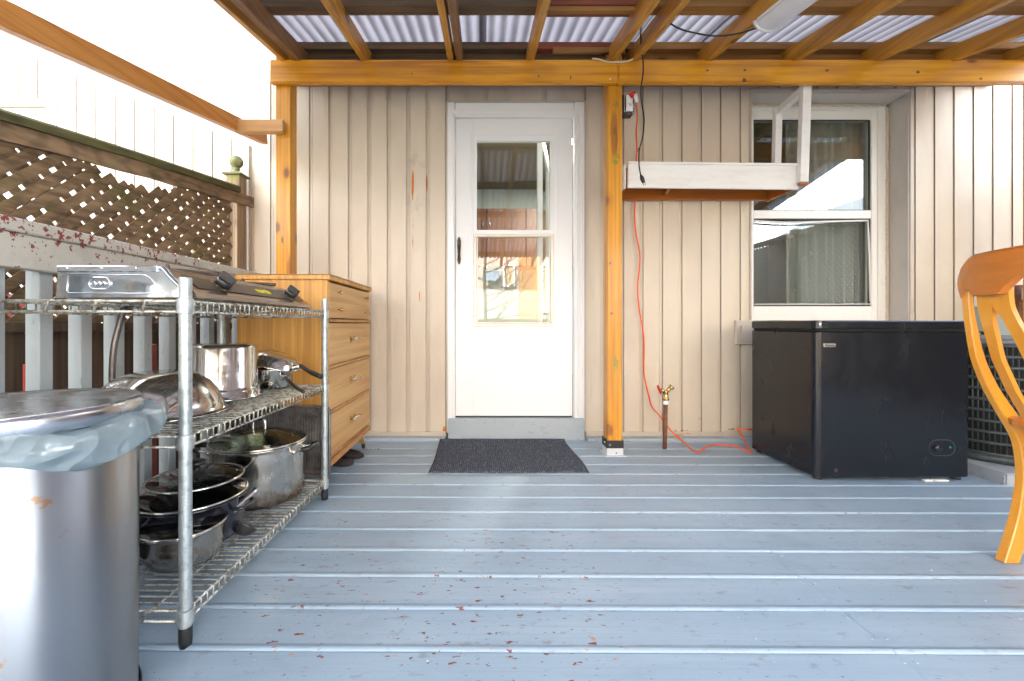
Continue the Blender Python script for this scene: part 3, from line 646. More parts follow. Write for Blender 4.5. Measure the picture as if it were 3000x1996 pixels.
# purlins lying across the rafters
def purlin(x0, x1, yc, m, w_=.089, h=.038, lift=0.0, slope=True):
    z = zr(yc) + RH + h / 2 + .0005 + lift
    w = MB()
    M = Matrix.Translation(((x0 + x1) / 2, yc, z)) @ Matrix.Rotation(math.atan(SL), 4, 'X')
    w.box(-(x1 - x0) / 2, (x1 - x0) / 2, -w_ / 2, w_ / 2, -h / 2, h / 2, .002, M); w.build("purlin", m, roof)
for yc in (2.13, 1.45, .78, .12, -.55):
    purlin(-1.30, .30, yc, oldX); purlin(.302, .78, yc, redX if yc > 2 else oldX, .12); purlin(.782, 3.50, yc, orPurX)
purlin(.30, .76, 2.105, orPurX, .04, .02, -.021)
for x0, x1, m in ((-1.30, .30, oldX), (.302, .80, redX), (.802, 3.50, orPurX)): purlin(x0, x1, 2.60, m, .105)
purlin(.42, .85, 2.545, orPurX, .03, .03, -.031)
# blocking between the rafters above the beam and the ledger on the wall
w = MB(); w.box(-1.26, .86, 2.60, 2.625, 2.378, 2.452, .002); w.build("blocking", oldX, roof)
w = MB(); w.box(.862, 3.50, 2.60, 2.625, 2.378, 2.452, .002); w.build("blocking", orPurX, roof)
w = MB(); w.box(-1.30, 3.50, 2.885, 2.922, 2.435, 2.60, .003); w.build("ledger", redX, roof)
# corrugated sheets
def sheet(x0, x1, y0, y1, m, amp=.009, wl=.066, lift=0.0):
    w = MB(); n = int((x1 - x0) / wl * 10); v = []; f = []; rows = 7
    for j in range(rows):
        yy = y0 + (y1 - y0) * j / (rows - 1)
        for k in range(n + 1):
            x = x0 + (x1 - x0) * k / n
            v.append((x, yy, zr(yy) + RH + .038 * 1.02 + .0015 + lift + amp + amp * math.sin(2 * math.pi * x / wl)))
    for j in range(rows - 1):
        for k in range(n): a = j * (n + 1) + k; f.append((a, a + 1, a + n + 2, a + n + 1))
    w._add(v, f, True); return w.build("corrugated_sheet", m, roof)
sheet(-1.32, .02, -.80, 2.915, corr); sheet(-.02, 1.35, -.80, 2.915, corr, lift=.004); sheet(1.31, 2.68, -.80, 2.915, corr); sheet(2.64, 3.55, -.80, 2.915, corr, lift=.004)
# side brace, its block and the white multiwall sheet hung outside it
w = MB(); w.box(-1.470, -1.185, 2.505, 2.5495, 1.935, 2.008, .003); bk = w.build("block", brX, roof)
w = MB(); w.beam((-1.476, 2.86, 1.985 + .345 * SL), (-1.476, -.6, 1.985 - 3.115 * SL), .04, .085, .003); w.build("side_brace", brY, roof)
w = MB(); w.sphere((-1.452, 2.47, 1.99), .005, 8); w.build("bolt", chromb, bk)
w = MB()      # sheet with fine ribs along its length
ys = [2.86 - 3.4 * k / 20 for k in range(21)]
v = []; f = []; nr = 90
for j, yy in enumerate(ys):
    zb = 1.985 + (yy - 2.505) * SL - .085; zt = zr(yy) + .13
    for k in range(nr + 1): v.append((-1.505 - .0012 * (k % 2), yy, zb + (zt - zb) * k / nr))
for j in range(len(ys) - 1):
    for k in range(nr): a = j * (nr + 1) + k; f.append((a, a + 1, a + nr + 2, a + nr + 1))
w._add(v, f); w.build("side_sheet", polyc, roof)
w = MB(); w._add([(-1.505, -.54, zr(-.54) + .131), (-1.30, -.54, zr(-.54) + .131), (-1.30, 2.9, zr(2.9) + .131), (-1.505, 2.9, zr(2.9) + .131)], [(0, 1, 2, 3)]); w.build("edge_sheet", polyc, roof)

# ---------------- fittings hanging from the roof ----------------
lt = thing("light_fixture", (1.38, 2.0, 2.2), "long white plastic strip light fixed under the rafters", "light")
def fx(dp): return zr(dp) - .001
w = MB(); secs = []
for dp in (2.035, .85):
    z = fx(dp); secs.append([(1.38 + .066 * math.cos(a), dp, z - .012 - .045 * math.sin(a)) for a in [math.pi * k / 12 for k in range(13)]])
w.loft(secs, False, True); w.build("diffuser", pvc, lt)
w = MB(); secs = []
for dp in (2.052, 2.034):
    z = fx(dp); secs.append([(1.38 + .072 * math.cos(a), dp, z - .006 - .053 * math.sin(a)) for a in [math.pi * k / 12 for k in range(13)]])
w.loft(secs, True, True); w.build("end_cap", white, lt)
w = MB(); w.beam((1.38, 2.03, fx(2.03) - .006), (1.38, .85, fx(.85) - .006), .135, .012, .002); w.build("housing", white, lt)

def cord(name, pts, r, m, label, cat, per=6):
    o = MB().tube(spline(pts, per), r, 8).build(name, m); return tag(o, label, cat)
zf = fx(2.05)
pl = thing("power_cord", (.93, 2.45, 1.6), "black power cord with two-pin plug dangling in front of the white shelf", "cord")
P = [PX(2225, 80, 2.06), PX(2165, 98, 2.08), PX(2100, 106, 2.1), PX(2040, 98, 2.12), PX(1985, 82, 2.14), PX(1935, 48, 2.16), PX(1908, 30, 2.16), PX(1888, 45, 2.2), PX(1878, 80, 2.28), PX(1878, 130, 2.38), PX(1884, 180, 2.46), PX(1884, 215, 2.475), PX(1878, 260, 2.48), PX(1880, 300, 2.5), PX(1887, 350, 2.5),
     PX(1883, 400, 2.5), PX(1873, 440, 2.5), PX(1872, 480, 2.5), PX(1877, 515, 2.5)]
w = MB(); w.tube(spline(P, 6), .0040, 8); w.build("cable", blackc, pl)
a = PX(1877, 513, 2.5); b = PX(1886, 536, 2.5)
w = MB(); w.tube([a, a + (b - a) * .3, a + (b - a) * .5, b], [.006, .011, .013, .009], 8); w.build("plug", blackm, pl)
dirv = (b - a).normalized(); sd = Vector((dirv.z, 0, -dirv.x))
w = MB()
for s in (-1, 1): w.beam(b + sd * .006 * s, b + sd * .006 * s + dirv * .016, .0015, .006, up=(0, 1, 0))
w.build("pins", brass, pl)
cord("white_cable", [PX(1735, 172, 2.503), PX(1755, 174, 2.503), PX(1780, 182, 2.500), PX(1800, 182, 2.500), PX(1835, 180, 2.500), PX(1862, 170, 2.50)], .0042, whitec, "short white cable lying along the top edge of the beam", "cable")

# wall outlet in an open box on the post
ob = thing("outlet_box", (.90, 2.6, 2.1), "open black electrical box with white receptacle beside the middle post", "outlet")
w = MB(); w.box(.843, .925, 2.585, 2.66, 2.085, 2.20, .003); w.box(.848, .905, 2.575, 2.5845, 2.078, 2.084); w.build("box", blackm, ob)
w = MB()
w.box(.872, .911, 2.572, 2.584, 2.092, 2.190, .002); w.lathe([(.001, -.008), (.016, -.008), (.018, 0)], (.8915, 2.572, 2.120), 20, Matrix.Rotation(R(-90), 4, 'X')); w.lathe([(.001, -.008), (.016, -.008), (.018, 0)], (.8915, 2.572, 2.163), 20, Matrix.Rotation(R(-90), 4, 'X'))
rc = w.build("receptacle", white, ob)
w = MB()
for dx in (-.005, .005): w.box(.8915 + dx - .001, .8915 + dx + .001, 2.5625, 2.5645, 2.118, 2.128)
w.build("slots", blackm, rc)
w = MB()
for (x, z) in ((.868, 2.196), (.912, 2.196), (.868, 2.086), (.912, 2.086), (.89, 2.199), (.89, 2.082)): w.box(x - .008, x + .008, 2.578, 2.583, z - .006, z + .006, .001)
w.box(.860, .866, 2.5795, 2.5815, 2.082, 2.20); w.box(.914, .920, 2.5795, 2.5815, 2.082, 2.20); w.box(.860, .920, 2.5797, 2.5813, 2.190, 2.199)
w.build("mounting_tabs", chromb, ob)
ec = thing("extension_cord", (.93, 2.6, 1.0), "bright orange extension cord running from the outlet down the wall", "cord")
P = [PX(1855, 275, 2.56), PX(1861, 290, 2.56), PX(1866, 325, 2.62), PX(1867, 350, 2.70), PX(1864, 388, 2.84), PX(1866, 430, 2.885), PX(1864, 473, 2.895), PX(1862, 540, 2.895), PX(1860, 590, 2.895), PX(1859, 640, 2.895), PX(1864, 690, 2.895), PX(1874, 740, 2.895), PX(1874, 780, 2.895), PX(1868, 840, 2.895), PX(1872, 900, 2.895), PX(1882, 960, 2.895), PX(1887, 1010, 2.895), PX(1886, 1080, 2.895),
     PX(1891, 1120, 2.895), PX(1901, 1160, 2.895), PX(1910, 1192, 2.895), PX(1930, 1215, 2.88), PX(1946, 1236, 2.86), PX(1963, 1260, 2.86), PX(1985, 1281, 2.85), PX(2008, 1300, 2.78), PX(2028, 1318, 2.66), PX(2043, 1326, 2.60), PX(2058, 1318, 2.65), PX(2072, 1308, 2.73), PX(2090, 1303, 2.76), PX(2130, 1304, 2.76), PX(2160, 1310, 2.72), PX(2190, 1323, 2.63), PX(2199, 1327, 2.60), PX(2192, 1312, 2.66), PX(2175, 1280, 2.80), PX(2163, 1262, 2.85), PX(2161, 1256, 2.86), PX(2175, 1257, 2.84), PX(2215, 1263, 2.82), PX(2260, 1270, 2.8)]
P = [Vector((p.x, p.y, max(p.z, .0062))) for p in P]
w = MB(); w.tube(spline(P, 6), .0048, 8); w.build("cable", orange, ec)
a = PX(1855, 276, 2.545)
w = MB(); w.tube([a + Vector((-.008, .012, -.006)), a, a + Vector((.012, -.008, .006))], [.017, .017, .010], 10); w.build("plug", redm, ec)
w = MB(); w.tube([PX(1855, 276, 2.54) + Vector((.012, 0, 0)), PX(1866, 300, 2.55)], [.012, .008], 10); w.build("plug_collar", white, ec)

# white hanging box shelf and the ladder frame on its end
sh = thing("wall_shelf", (1.4, 2.75, 1.6), "long white box shelf with orange underside mounted between post and window", "shelf")
w = MB(); w.beam((.898, 2.628, 1.7145), (1.955, 2.628, 1.703), .016, .148, .003); w.build("front_board", shelfw, sh)
w = MB(); w.beam((.895, 2.614, 1.792), (1.950, 2.614, 1.780), .012, .014, .002); w.build("top_edge", shelfw, sh)
w = MB(); w.loft([[(.862, 2.86, 1.650), (.874, 2.86, 1.650), (.874, 2.86, 1.79), (.862, 2.86, 1.79)], [(.878, 2.636, 1.640), (.890, 2.636, 1.640), (.890, 2.636, 1.788), (.878, 2.636, 1.788)]]); w.build("end_board", shelfw, sh)
w = MB(); w.box(1.935, 1.952, 2.637, 2.90, 1.632, 1.776, .002); w.build("end_board", shelfo, sh)
w = MB(); w.box(.875, 1.934, 2.882, 2.90, 1.640, 1.776, .002); w.build("back_board", shelfo, sh)
w = MB(); w.box(.892, 1.934, 2.637, 2.881, 1.752, 1.768, .002); w.build("shelf_board", shelfo, sh)
w = MB(); w.beam((1.20, 2.64, 1.735), (1.24, 2.88, 1.69), .018, .05); w.build("brace", shelfo, sh)
fr = thing("ladder_frame", (1.96, 2.7, 1.6), "upright white painted wooden frame standing at the right end of the shelf", "frame")
w = MB(); w.beam((1.962, 2.60, 1.665), (1.982, 2.60, 2.275), .052, .036, .002, up=(0, 1, 0)); w.build("upright", shelfw, fr)
w = MB(); w.beam((1.985, 2.872, 1.70), (2.000, 2.872, 2.262), .045, .036, .002, up=(0, 1, 0)); w.build("upright", shelfw, fr)
w = MB(); w.beam((1.984, 2.618, 2.245), (2.000, 2.854, 2.235), .040, .042, .002); w.build("top_rail", shelfw, fr)
w = MB(); w.box(1.940, 1.986, 2.585, 2.612, 1.648, 1.664, .001); w.build("foot_block", shelfo, fr)

# tap on its riser
tp = thing("garden_tap", (1.155, 2.70, 0), "brass garden tap with red handwheel on a rusty pipe", "tap")
tx, ty = (1950 - U0) / F * 2.70, 2.70
w = MB(); w.tube([(tx - .006, ty, 0), (tx, ty, .283)], .0135, 12); w.build("riser_pipe", copper, tp)
w = MB(); w.lathe([(.015, 0), (.017, .004), (.016, .024), (.013, .028)], (tx, ty, .283), 16); w.build("tape_wrap", brassw, tp)
w = MB(); w.lathe([(.001, 0), (.020, 0), (.020, .012), (.015, .018), (.013, .05), (.016, .056), (.001, .062)], (tx + .002, ty, .310), 14)
w.tube([(tx, ty, .35), (tx + .012, ty - .006, .375), (tx + .026, ty - .012, .392)], [.011, .011, .013], 10); w.tube([(tx, ty, .35), (tx - .02, ty - .004, .372), (tx - .032, ty - .006, .380)], [.012, .010, .007], 10)
w.tube([(tx + .026, ty - .012, .390), (tx + .036, ty - .016, .402)], [.018, .018], 12); w.build("body", brass, tp)
w = MB(); M = Matrix.Rotation(R(70), 4, 'Y') @ Matrix.Rotation(R(12), 4, 'X')
hc = (tx - .045, ty - .010, .378)
w.ring(hc, .026, .0055, 24, 8, M); w.tube([Vector(hc) + (M @ Vector((-.026, 0, 0))), Vector(hc) + (M @ Vector((.026, 0, 0)))], .005, 8); w.tube([Vector(hc) + (M @ Vector((0, -.026, 0))), Vector(hc) + (M @ Vector((0, .026, 0)))], .005, 8)
w.lathe([(.001, -.008), (.012, -.006), (.012, .006), (.001, .008)], hc, 12, M); w.build("handwheel", redm, tp)

# door mat, slightly rucked
w = MB(); nx, ny = 60, 40; v = []; f = []
for j in range(ny + 1):
    for k in range(nx + 1):
        tx_ = k / nx; ty_ = j / ny; x = -.285 + .842 * tx_ + .006 * math.sin(ty_ * 5) + .012 * (1 - ty_) * (tx_ - .5); yy = 2.235 + .625 * ty_ + .004 * math.sin(tx_ * 9)
        e = min(tx_, 1 - tx_, 1.0) * .84; e2 = min(ty_, 1 - ty_) * .62; ed = min(1, min(e, e2) / .012)
        cr = .0 if min(e, e2) > .02 else 0
        rx = .02; cx = min(e, e2)
        v.append((x, yy, .0085 + .006 * ed + .003 * math.sin(tx_ * 7 + 1) * math.sin(ty_ * 6) + .012 * max(0, ty_ - .92) / .08))
for j in range(ny):
    for k in range(nx): a = j * (nx + 1) + k; f.append((a, a + 1, a + nx + 2, a + nx + 1))
w._add(v, f, True)
n0 = len(v); edge = [k for k in range(nx + 1)] + [j * (nx + 1) + nx for j in range(1, ny + 1)] + [ny * (nx + 1) + k for k in range(nx - 1, -1, -1)] + [j * (nx + 1) for j in range(ny - 1, 0, -1)]
ev = [Vector(v[k]) for k in edge]; m_ = len(ev)
w._add([tuple(p) for p in ev] + [(p.x, p.y, .0078) for p in ev], [(k, (k + 1) % m_, m_ + (k + 1) % m_, m_ + k) for k in range(m_)])
tag(w.build("door_mat", matm), "charcoal ribbed door mat lying below the white door", "door mat")
# ---------------- left side: railing, fence ----------------
rl = thing("deck_railing", (-1.25, 1.4, 0), "grey painted wooden deck railing with red paint chips behind the wire shelf", "railing")
w = MB(); w.box(-1.335, -1.235, -.9, 2.50, 1.040, 1.078, .004); w.build("cap_rail", railp, rl)
w = MB(); w.box(-1.283, -1.2455, -.9, 2.50, .945, 1.0395, .003); w.build("top_rail", railp, rl)
w = MB(); w.box(-1.283, -1.2455, -.9, 2.50, .07, .155, .003); w.build("bottom_rail", railp, rl)
k = 0; yy = 1.100 - .1265 * 15
while yy < 2.48:
    w = MB(); w.box(-1.328, -1.2855, yy, yy + .040, .04, 1.038, .002); w.build("baluster", balp, rl); yy += .1265

fn = thing("lattice_fence", (-1.65, 2.0, -.3), "old brown lattice fence with mossy sagging top rail", "fence")
A = Vector((-1.600, 2.76, 0)); B = Vector((-1.800, 1.577, 0)); fd = (B - A).normalized(); fnrm = Vector((-fd.y, fd.x, 0))
if fnrm.x < 0: fnrm = -fnrm
FL = 3.4
def ftop(s):      # height of the top edge of the cap, drooping towards the camera
    return 1.690 - .088 * s + .010 * math.sin(s * 2.1)
def fp(s, z, off=0.0): q = A + fd * s + fnrm * off; return Vector((q.x, q.y, z))
NS = 24
def fence_rail(name, o0, o1, h0, h1, m, s0=-.05, s1=FL, rr=0.0):
    w = MB(); secs = []
    for k in range(NS + 1):
        s = s0 + (s1 - s0) * k / NS; zt = ftop(s); j = .003 * math.sin(k * 2.7)
        secs.append([fp(s, zt - h1 + j, o0), fp(s, zt - h1 + j, o1), fp(s, zt - h0 - rr, o1), fp(s, zt - h0, o1 - rr), fp(s, zt - h0, o0)])
    w.loft(secs); return w.build(name, m, fn)
fence_rail("cap_rail", -.035, .040, .0, .044, mossF, .02, rr=.012)
fence_rail("face_board", .006, .026, .0445, .112, oldF, -.12)
def gap(s): return .072 + (.088 * math.exp(-((s - .66) / .26) ** 2)) + (.0 if s > .1 else 0)
w = MB(); LW = .0385; LP = .0755; zb = .775
for fam in (0, 1):
    off = .0 if fam == 0 else -.008
    t = -3.0
    while t < FL + 2.5:
        # strips run at 45 degrees: fam 0 rises away from the camera, fam 1 falls
        pts = []
        jit = rnd.uniform(-.006, .006); ang = 1.0 + rnd.uniform(-.02, .02)
        for q in range(0, 181):
            s = t + jit + q * .01 if fam == 0 else t + jit + q * .01
            z = (zb + 1.0 - q * .01 * ang - .05) if fam == 0 else (zb + q * .01 * ang)
            if .055 < s < FL and zb - .01 < z < ftop(s) - gap(s): pts.append((s, z))
        if len(pts) > 3:
            p0, p1 = pts[0], pts[-1]
            w.beam(fp(p0[0], p0[1], off), fp(p1[0], p1[1], off), .0065, LW, .0, up=(-(fnrm.cross(fd)).x, 0, 1) if False else (0, 0, 1))
        t += LP * (1.0 if fam == 0 else 1.0)
w.build("lattice_panel", oldF, fn)
w = MB()
s = .055
while s < FL:
    bw = .137; w.loft([[fp(s, -.32, -.022), fp(s, -.32, -.004), fp(s, .768 + rnd.uniform(-.006, .006), -.004), fp(s, .768, -.022)], [fp(s + bw, -.32, -.022), fp(s + bw, -.32, -.004), fp(s + bw, .768, -.004), fp(s + bw, .768, -.022)]]); s += bw + .006
w.build("board_panel", fboard, fn)
w = MB(); w.loft([[fp(.05, .765, -.02), fp(.05, .765, .03), fp(.05, .80, .03), fp(.05, .80, -.02)], [fp(FL, .765, -.02), fp(FL, .765, .03), fp(FL, .80, .03), fp(FL, .80, -.02)]]); w.build("middle_rail", fboard, fn)
px, py = -1.640, 2.815
w = MB(); w.box(px - .045, px + .045, py - .045, py + .045, -.32, 1.775, .004); w.box(px - .050, px - .018, py - .060, py - .046, .6, 1.70, .002); w.box(px + .024, px + .042, py - .060, py - .046, .6, 1.705, .002); fpst = w.build("post", oldFZ, fn)
w = MB(); Mr = Matrix.Rotation(R(0), 4, 'Z')
w.loft([[(px - .06, py - .06, 1.776), (px + .06, py - .06, 1.776), (px + .06, py + .06, 1.776), (px - .06, py + .06, 1.776)], [(px - .062, py - .062, 1.786), (px + .062, py - .062, 1.786), (px + .062, py + .062, 1.786), (px - .062, py + .062, 1.786)], [(px - .02, py - .02, 1.806), (px + .02, py - .02, 1.806), (px + .02, py + .02, 1.806), (px - .02, py + .02, 1.806)]])
w.lathe([(.02, 1.805), (.017, 1.815), (.024, 1.824), (.018, 1.832), (.022, 1.836)], (px, py, 0), 16); w.sphere((px, py, 1.872), .042, 20); w.build("finial", mossM, fpst)
# bits leaning on the fence behind the balusters
for (x, yy, z0, z1, m, nm, lb) in ((-1.53, 1.45, .55, .66, bluep, "plastic_strip", "thin blue plastic strip upright behind the railing"), (-1.545, 1.42, .45, .66, redp, "plastic_strip", "thin red plastic strip upright behind the railing")):
    w = MB(); w.box(x, x + .007, yy, yy + .008, -.32, z1, .001); tag(w.build(nm, m), lb, "plastic strip")
w = MB(); w.box(-1.585, -1.56, 1.95, 2.03, -.32, .70, .004); tag(w.build("leaning_board", pinkp), "faded red board standing upright behind the grey balusters", "board")
w = MB(); w.beam((-2.6, 2.5, .6), (-2.6, 1.6, 1.02), .03, .5, .004); w.box(-2.61, -2.59, 2.0, 2.05, -.32, .6); tag(w.build("garden_board", pinkp), "faded red slanting board glimpsed through the lattice fence", "board")

# ---------------- wire shelf ----------------
ws = thing("wire_shelf_unit", (-.95, 1.48, 0), "chrome wire shelving unit with three tiers of pans by the railing", "shelf unit")
PXS = [(-.7345, 1.045), (-.718, 1.92), (-1.218, 1.045), (-1.188, 1.92)]
for (x, yy) in PXS:
    w = MB(); prof = [(.001, .045)]; z = .045
    while z < .905:
        prof += [(.0143, z), (.0143, z + .0238), (.0134, z + .0240), (.0134, z + .0252)]; z += .0254
    prof += [(.0143, .905), (.0125, .910), (.001, .911)]
    w.lathe(prof, (x, yy, 0), 40, None, False); po = w.build("post", galv, ws)
    w = MB(); w.lathe([(.001, .0005), (.0135, .0005), (.0150, .02), (.0150, .046), (.0138, .055)], (x, yy, 0), 18); w.build("foot", rubber, po)
    for zs in (.09, .52, .855):
        w = MB(); w.lathe([(.0148, zs - .034), (.0182, zs - .033), (.0186, zs - .018), (.0176, zs + .002), (.0150, zs + .003)], (x, yy, 0), 28, None, False); w.build("collar", galv, po)
def lerp(a, b, t): return a + (b - a) * t
for zs in (.09, .52, .855):
    w = MB(); zt = zs - .003; zl = zs - .029; rr = .0030
    x0, x1 = -1.205, -.728; y0, y1 = 1.045, 1.92
    for z in (zt, zl):
        r_ = .0035
        w.tube([(x0, y0, z), (x1 - .005, y0, z)], r_, 8); w.tube([(x0, y1, z), (x1 + .008, y1, z)], r_, 8); w.tube([(x0, y0, z), (x0, y1, z)], r_, 8); w.tube([(x1 - .006, y0, z), (x1 + .010, y1, z)], r_, 8)
    n = 36
    for k in range(1, n):
        yy = lerp(y0, y1, k / n); xe = lerp(x1 - .006, x1 + .010, k / n)
        w.tube([(x0 - .002, yy, zl), (x0 - .002, yy, zt + .004), (xe, yy, zt + .004), (xe + .005, yy, zt + .001), (xe + .004, yy, zl)], .0023, 6)
    for t in (.2, .5, .8):
        xm = lerp(x0, x1, t); w.tube([(xm, y0, zt - .004), (xm, y1, zt - .004)], .0028, 6)
    for k in range(1, 4):
        for yq, sg in ((y0, -1), (y1, 1)):
            xm = lerp(x0, x1, k / 4 + .02); w.tube([(xm + .022, yq + .0 * sg, zt + .003), (xm + .008, yq + .004 * sg, zt + .001), (xm, yq + .005 * sg, zl)], .0034, 6)
    w.build("wire_tier", wire, ws)

# ---------------- stove on the top tier ----------------
ZS = .858
sv = thing("gas_stove", (-.9, 1.4, ZS), "two-burner stainless steel gas stove on the top tier of the wire shelf", "stove")
sx0, sx1, sy0, sy1 = -1.068, -.722, 1.062, 1.775; zb_, zt_ = ZS + .005, .938
prof = [(sx0, zb_ - .002), (sx0 + .004, zt_ - .006), (sx0 + .010, zt_), (sx1 - .085, zt_), (sx1 - .076, zt_ - .003), (sx1 - .070, zt_ - .009), (sx1 - .012, zb_ + .020), (sx1, zb_ + .012), (sx1 + .003, zb_), (sx1 - .01, zb_ - .002)]
w = MB(); w.loft([[(x, sy0 + .004 * (1 if z > zt_ - .02 else 0), z) for x, z in prof], [(x, sy1, z) for x, z in prof]], True); w.build("body", browns, sv)
w = MB()      # polished end panel with rim, recess outline, rivets and embossed oval
ep = [(sx0, zb_ - .002), (sx0 + .006, zt_ + .002), (sx1 - .080, zt_ + .002), (sx1 - .066, zt_ - .004), (sx1 - .030, zb_ + .024), (sx1 - .006, zb_)]
w.prism(ep, sy0 - .004, sy0 + .003, 'Y')
endp = w.build("end_panel", chrome, sv)
w = MB(); w.box(sx0 + .006, sx1 - .088, sy0 - .0095, sy0 - .0042, zt_ - .013, zt_ + .003, .0025)
w.tube(spline([(sx1 - .092, sy0 - .006, zt_ - .005), (sx1 - .078, sy0 - .006, zt_ - .004), (sx1 - .062, sy0 - .006, zt_ - .022), (sx1 - .040, sy0 - .005, zb_ + .030), (sx1 - .008, sy0 - .005, zb_ + .003)], 5), .0045, 8)
w.build("rim", chrome, endp)
def stadium(cx, cz, hw, hh, n=10):
    pts = []
    for k in range(n + 1): a = math.pi / 2 - math.pi * k / n; pts.append((cx + hw - hh + hh * math.cos(a), cz + hh * math.sin(a)))
    for k in range(n + 1): a = -math.pi / 2 - math.pi * k / n; pts.append((cx - hw + hh + hh * math.cos(a), cz + hh * math.sin(a)))
    return pts
w = MB(); cz_ = (zb_ + zt_) / 2 - .006
outl = [(sx0 + .034, cz_ - .022), (sx0 + .028, cz_ - .016), (sx0 + .030, cz_ + .020), (sx0 + .036, cz_ + .024), (sx1 - .125, cz_ + .024), (sx1 - .112, cz_ + .018), (sx1 - .078, cz_ - .018), (sx1 - .084, cz_ - .023)]
w.tube([(x, sy0 - .0045, z) for x, z in outl], .0018, 6, closed=True)
w.tube([(x, sy0 - .0050, z) for x, z in stadium(-.957, cz_ + .002, .026, .0145)], .0030, 8, closed=True)
for dx in (-.012, .0, .012): w.sphere((-.957 + dx, sy0 - .004, cz_ + .002), .0065, 12, (1, .6, 1))
for x in (-1.034, -.948, -.862): w.sphere((x, sy0 - .009, zt_ - .004), .0042, 10)
w.build("embossing", chrome, endp)
# slanted dark fascia, knobs and lettering
n1 = Vector((sx1 - .068, 0, zt_ - .010)); n2 = Vector((sx1 - .012, 0, zb_ + .021)); sl = (n2 - n1); sn = Vector((-sl.z, 0, sl.x)).normalized(); sn = sn if sn.x > 0 else -sn
sd_ = sl.normalized()
def face(yv, t, off): p = n1 + sl * t + sn * off; return Vector((p.x, yv, p.z))
w = MB(); w.loft([[face(1.10, .10, .0005), face(1.10, .10, .0016), face(1.10, .90, .0016), face(1.10, .90, .0005)], [face(1.745, .10, .0005), face(1.745, .10, .0016), face(1.745, .90, .0016), face(1.745, .90, .0005)]]); fascia = w.build("fascia", paneld, sv)
Mf = Matrix(((0, sd_.x, sn.x, 0), (1, sd_.y, sn.y, 0), (0, sd_.z, sn.z, 0), (0, 0, 0, 1)))
Mf = Matrix(((0, -sd_.x, sn.x, 0), (1, 0, 0, 0), (0, -sd_.z, sn.z, 0), (0, 0, 0, 1)))
for yv in (1.235, 1.665):
    c0 = face(yv, .50, .002); Mk = Matrix.Translation(c0) @ Mf
    w = MB(); w.lathe([(.001, 0), (.0235, 0), (.0225, .016), (.021, .018), (.001, .018)], (0, 0, 0), 24, Mk)
    w.box(-.0065, .0065, -.022, .022, .017, .038, .002, Mk @ Matrix.Rotation(R(12), 4, 'Z')); kb = w.build("knob", mat("knob_plastic", (.02, .022, .026), .3), sv)
    w = MB()
    for a in (150, 190, 230):
        q = Mk @ Vector((.031 * math.cos(R(a)), .031 * math.sin(R(a)), .0)); w.box(-.004, .004, -.0012, .0012, -.0003, .0004, 0, Matrix.Translation(q) @ Mf)
    w.build("dial_mark", yellow, kb)
text_mesh("martin", .036, Matrix.Translation(face(1.465, .47, .0022)) @ Mf, "lettering", yellow, fascia, .0004, .0007, .15)
# cast iron grates poking over the rim
w = MB()
for (cy) in (1.24, 1.60):
    for a in (35, 125, 215, 305):
        c_, s_ = math.cos(R(a)), math.sin(R(a)); w.beam((-.92 + .04 * c_, cy + .04 * s_, zt_ + .012), (-.92 + .125 * c_, cy + .125 * s_, zt_ + .012), .010, .014, .003)
        w.beam((-.92 + .12 * c_, cy + .12 * s_, zt_), (-.92 + .12 * c_, cy + .12 * s_, zt_ + .014), .010, .010)
    w.ring((-.92, cy, zt_ + .006), .10, .005, 30, 6)
w.build("grate", mat("rusty_cast_iron", (.06, .045, .04), .7, layers=[('n', (.16, .09, .06), (50, 50, 50), .5, .65, .7)]), sv)
w = MB(); w.lathe([(.001, 0), (.04, 0), (.035, .008), (.001, .01)], (-.92, 1.24, zt_), 20); w.lathe([(.001, 0), (.04, 0), (.035, .008), (.001, .01)], (-.92, 1.60, zt_), 20); w.build("burner", trayM, sv)
hs = MB(); pts = spline([(-1.10, 1.30, .845), (-1.115, 1.30, .80), (-1.125, 1.29, .72), (-1.13, 1.29, .62), (-1.13, 1.30, .50), (-1.13, 1.32, .2)], 20)
hs.tube(pts, [.0085 + .0009 * (k % 2) for k in range(len(pts))], 10); hs.tube([(-1.10, 1.30, .845), (-1.06, 1.30, .862)], .008, 8)
tag(hs.build("gas_hose", mat("braided_hose", (.13, .12, .12), .35, .8)), "braided grey gas hose hanging behind the wire shelf", "hose")

# ---------------- pots on the shelves ----------------
def T(x, y, z): return Matrix.Translation((x, y, z))
Z2 = .5265; Z1 = .0965
b = thing("mixing_bowl", (-.985, 1.29, Z2), "large shiny steel mixing bowl turned upside down on the middle tier", "bowl")
pr = [(.001, .124), (.060, .124), (.072, .1215), (.100, .112), (.130, .090), (.152, .060), (.165, .028), (.170, .008), (.178, .004), (.187, .003), (.1885, .0005), (.184, .0003), (.172, .002)]
w = MB(); w.lathe(pr, (-.985, 1.29, Z2), 64); w.build("bowl", steelp, b)
w = MB(); w.ring((-.985, 1.29, Z2 + .003), .187, .0025, 64, 6); w.build("rim", steelp, b)
b = thing("cooking_pot", (-.975, 1.575, Z2), "tall polished steel pot standing upside down on the middle tier", "pot")
w = MB(); w.lathe([(.001, .196), (.105, .196), (.116, .192), (.121, .182), (.122, .040), (.126, .034), (.130, .028), (.131, .006), (.139, .003), (.140, .001), (.128, .001)], (-.975, 1.575, Z2), 64); w.build("body", steelp, b)
w = MB(); w.ring((-.975, 1.575, Z2 + .003), .140, .0028, 64, 6); w.build("rim", steelp, b)
b = thing("saucepan", (-.93, 1.79, Z2), "small steel saucepan on the middle tier with dark tube handle", "saucepan")
w = MB(); w.lathe([(.001, 0), (.075, 0), (.084, .006), (.086, .076), (.089, .080), (.086, .080), (.083, .076), (.080, .01), (.001, .006)], (-.905, 1.81, Z2), 48); w.build("body", steelp, b)
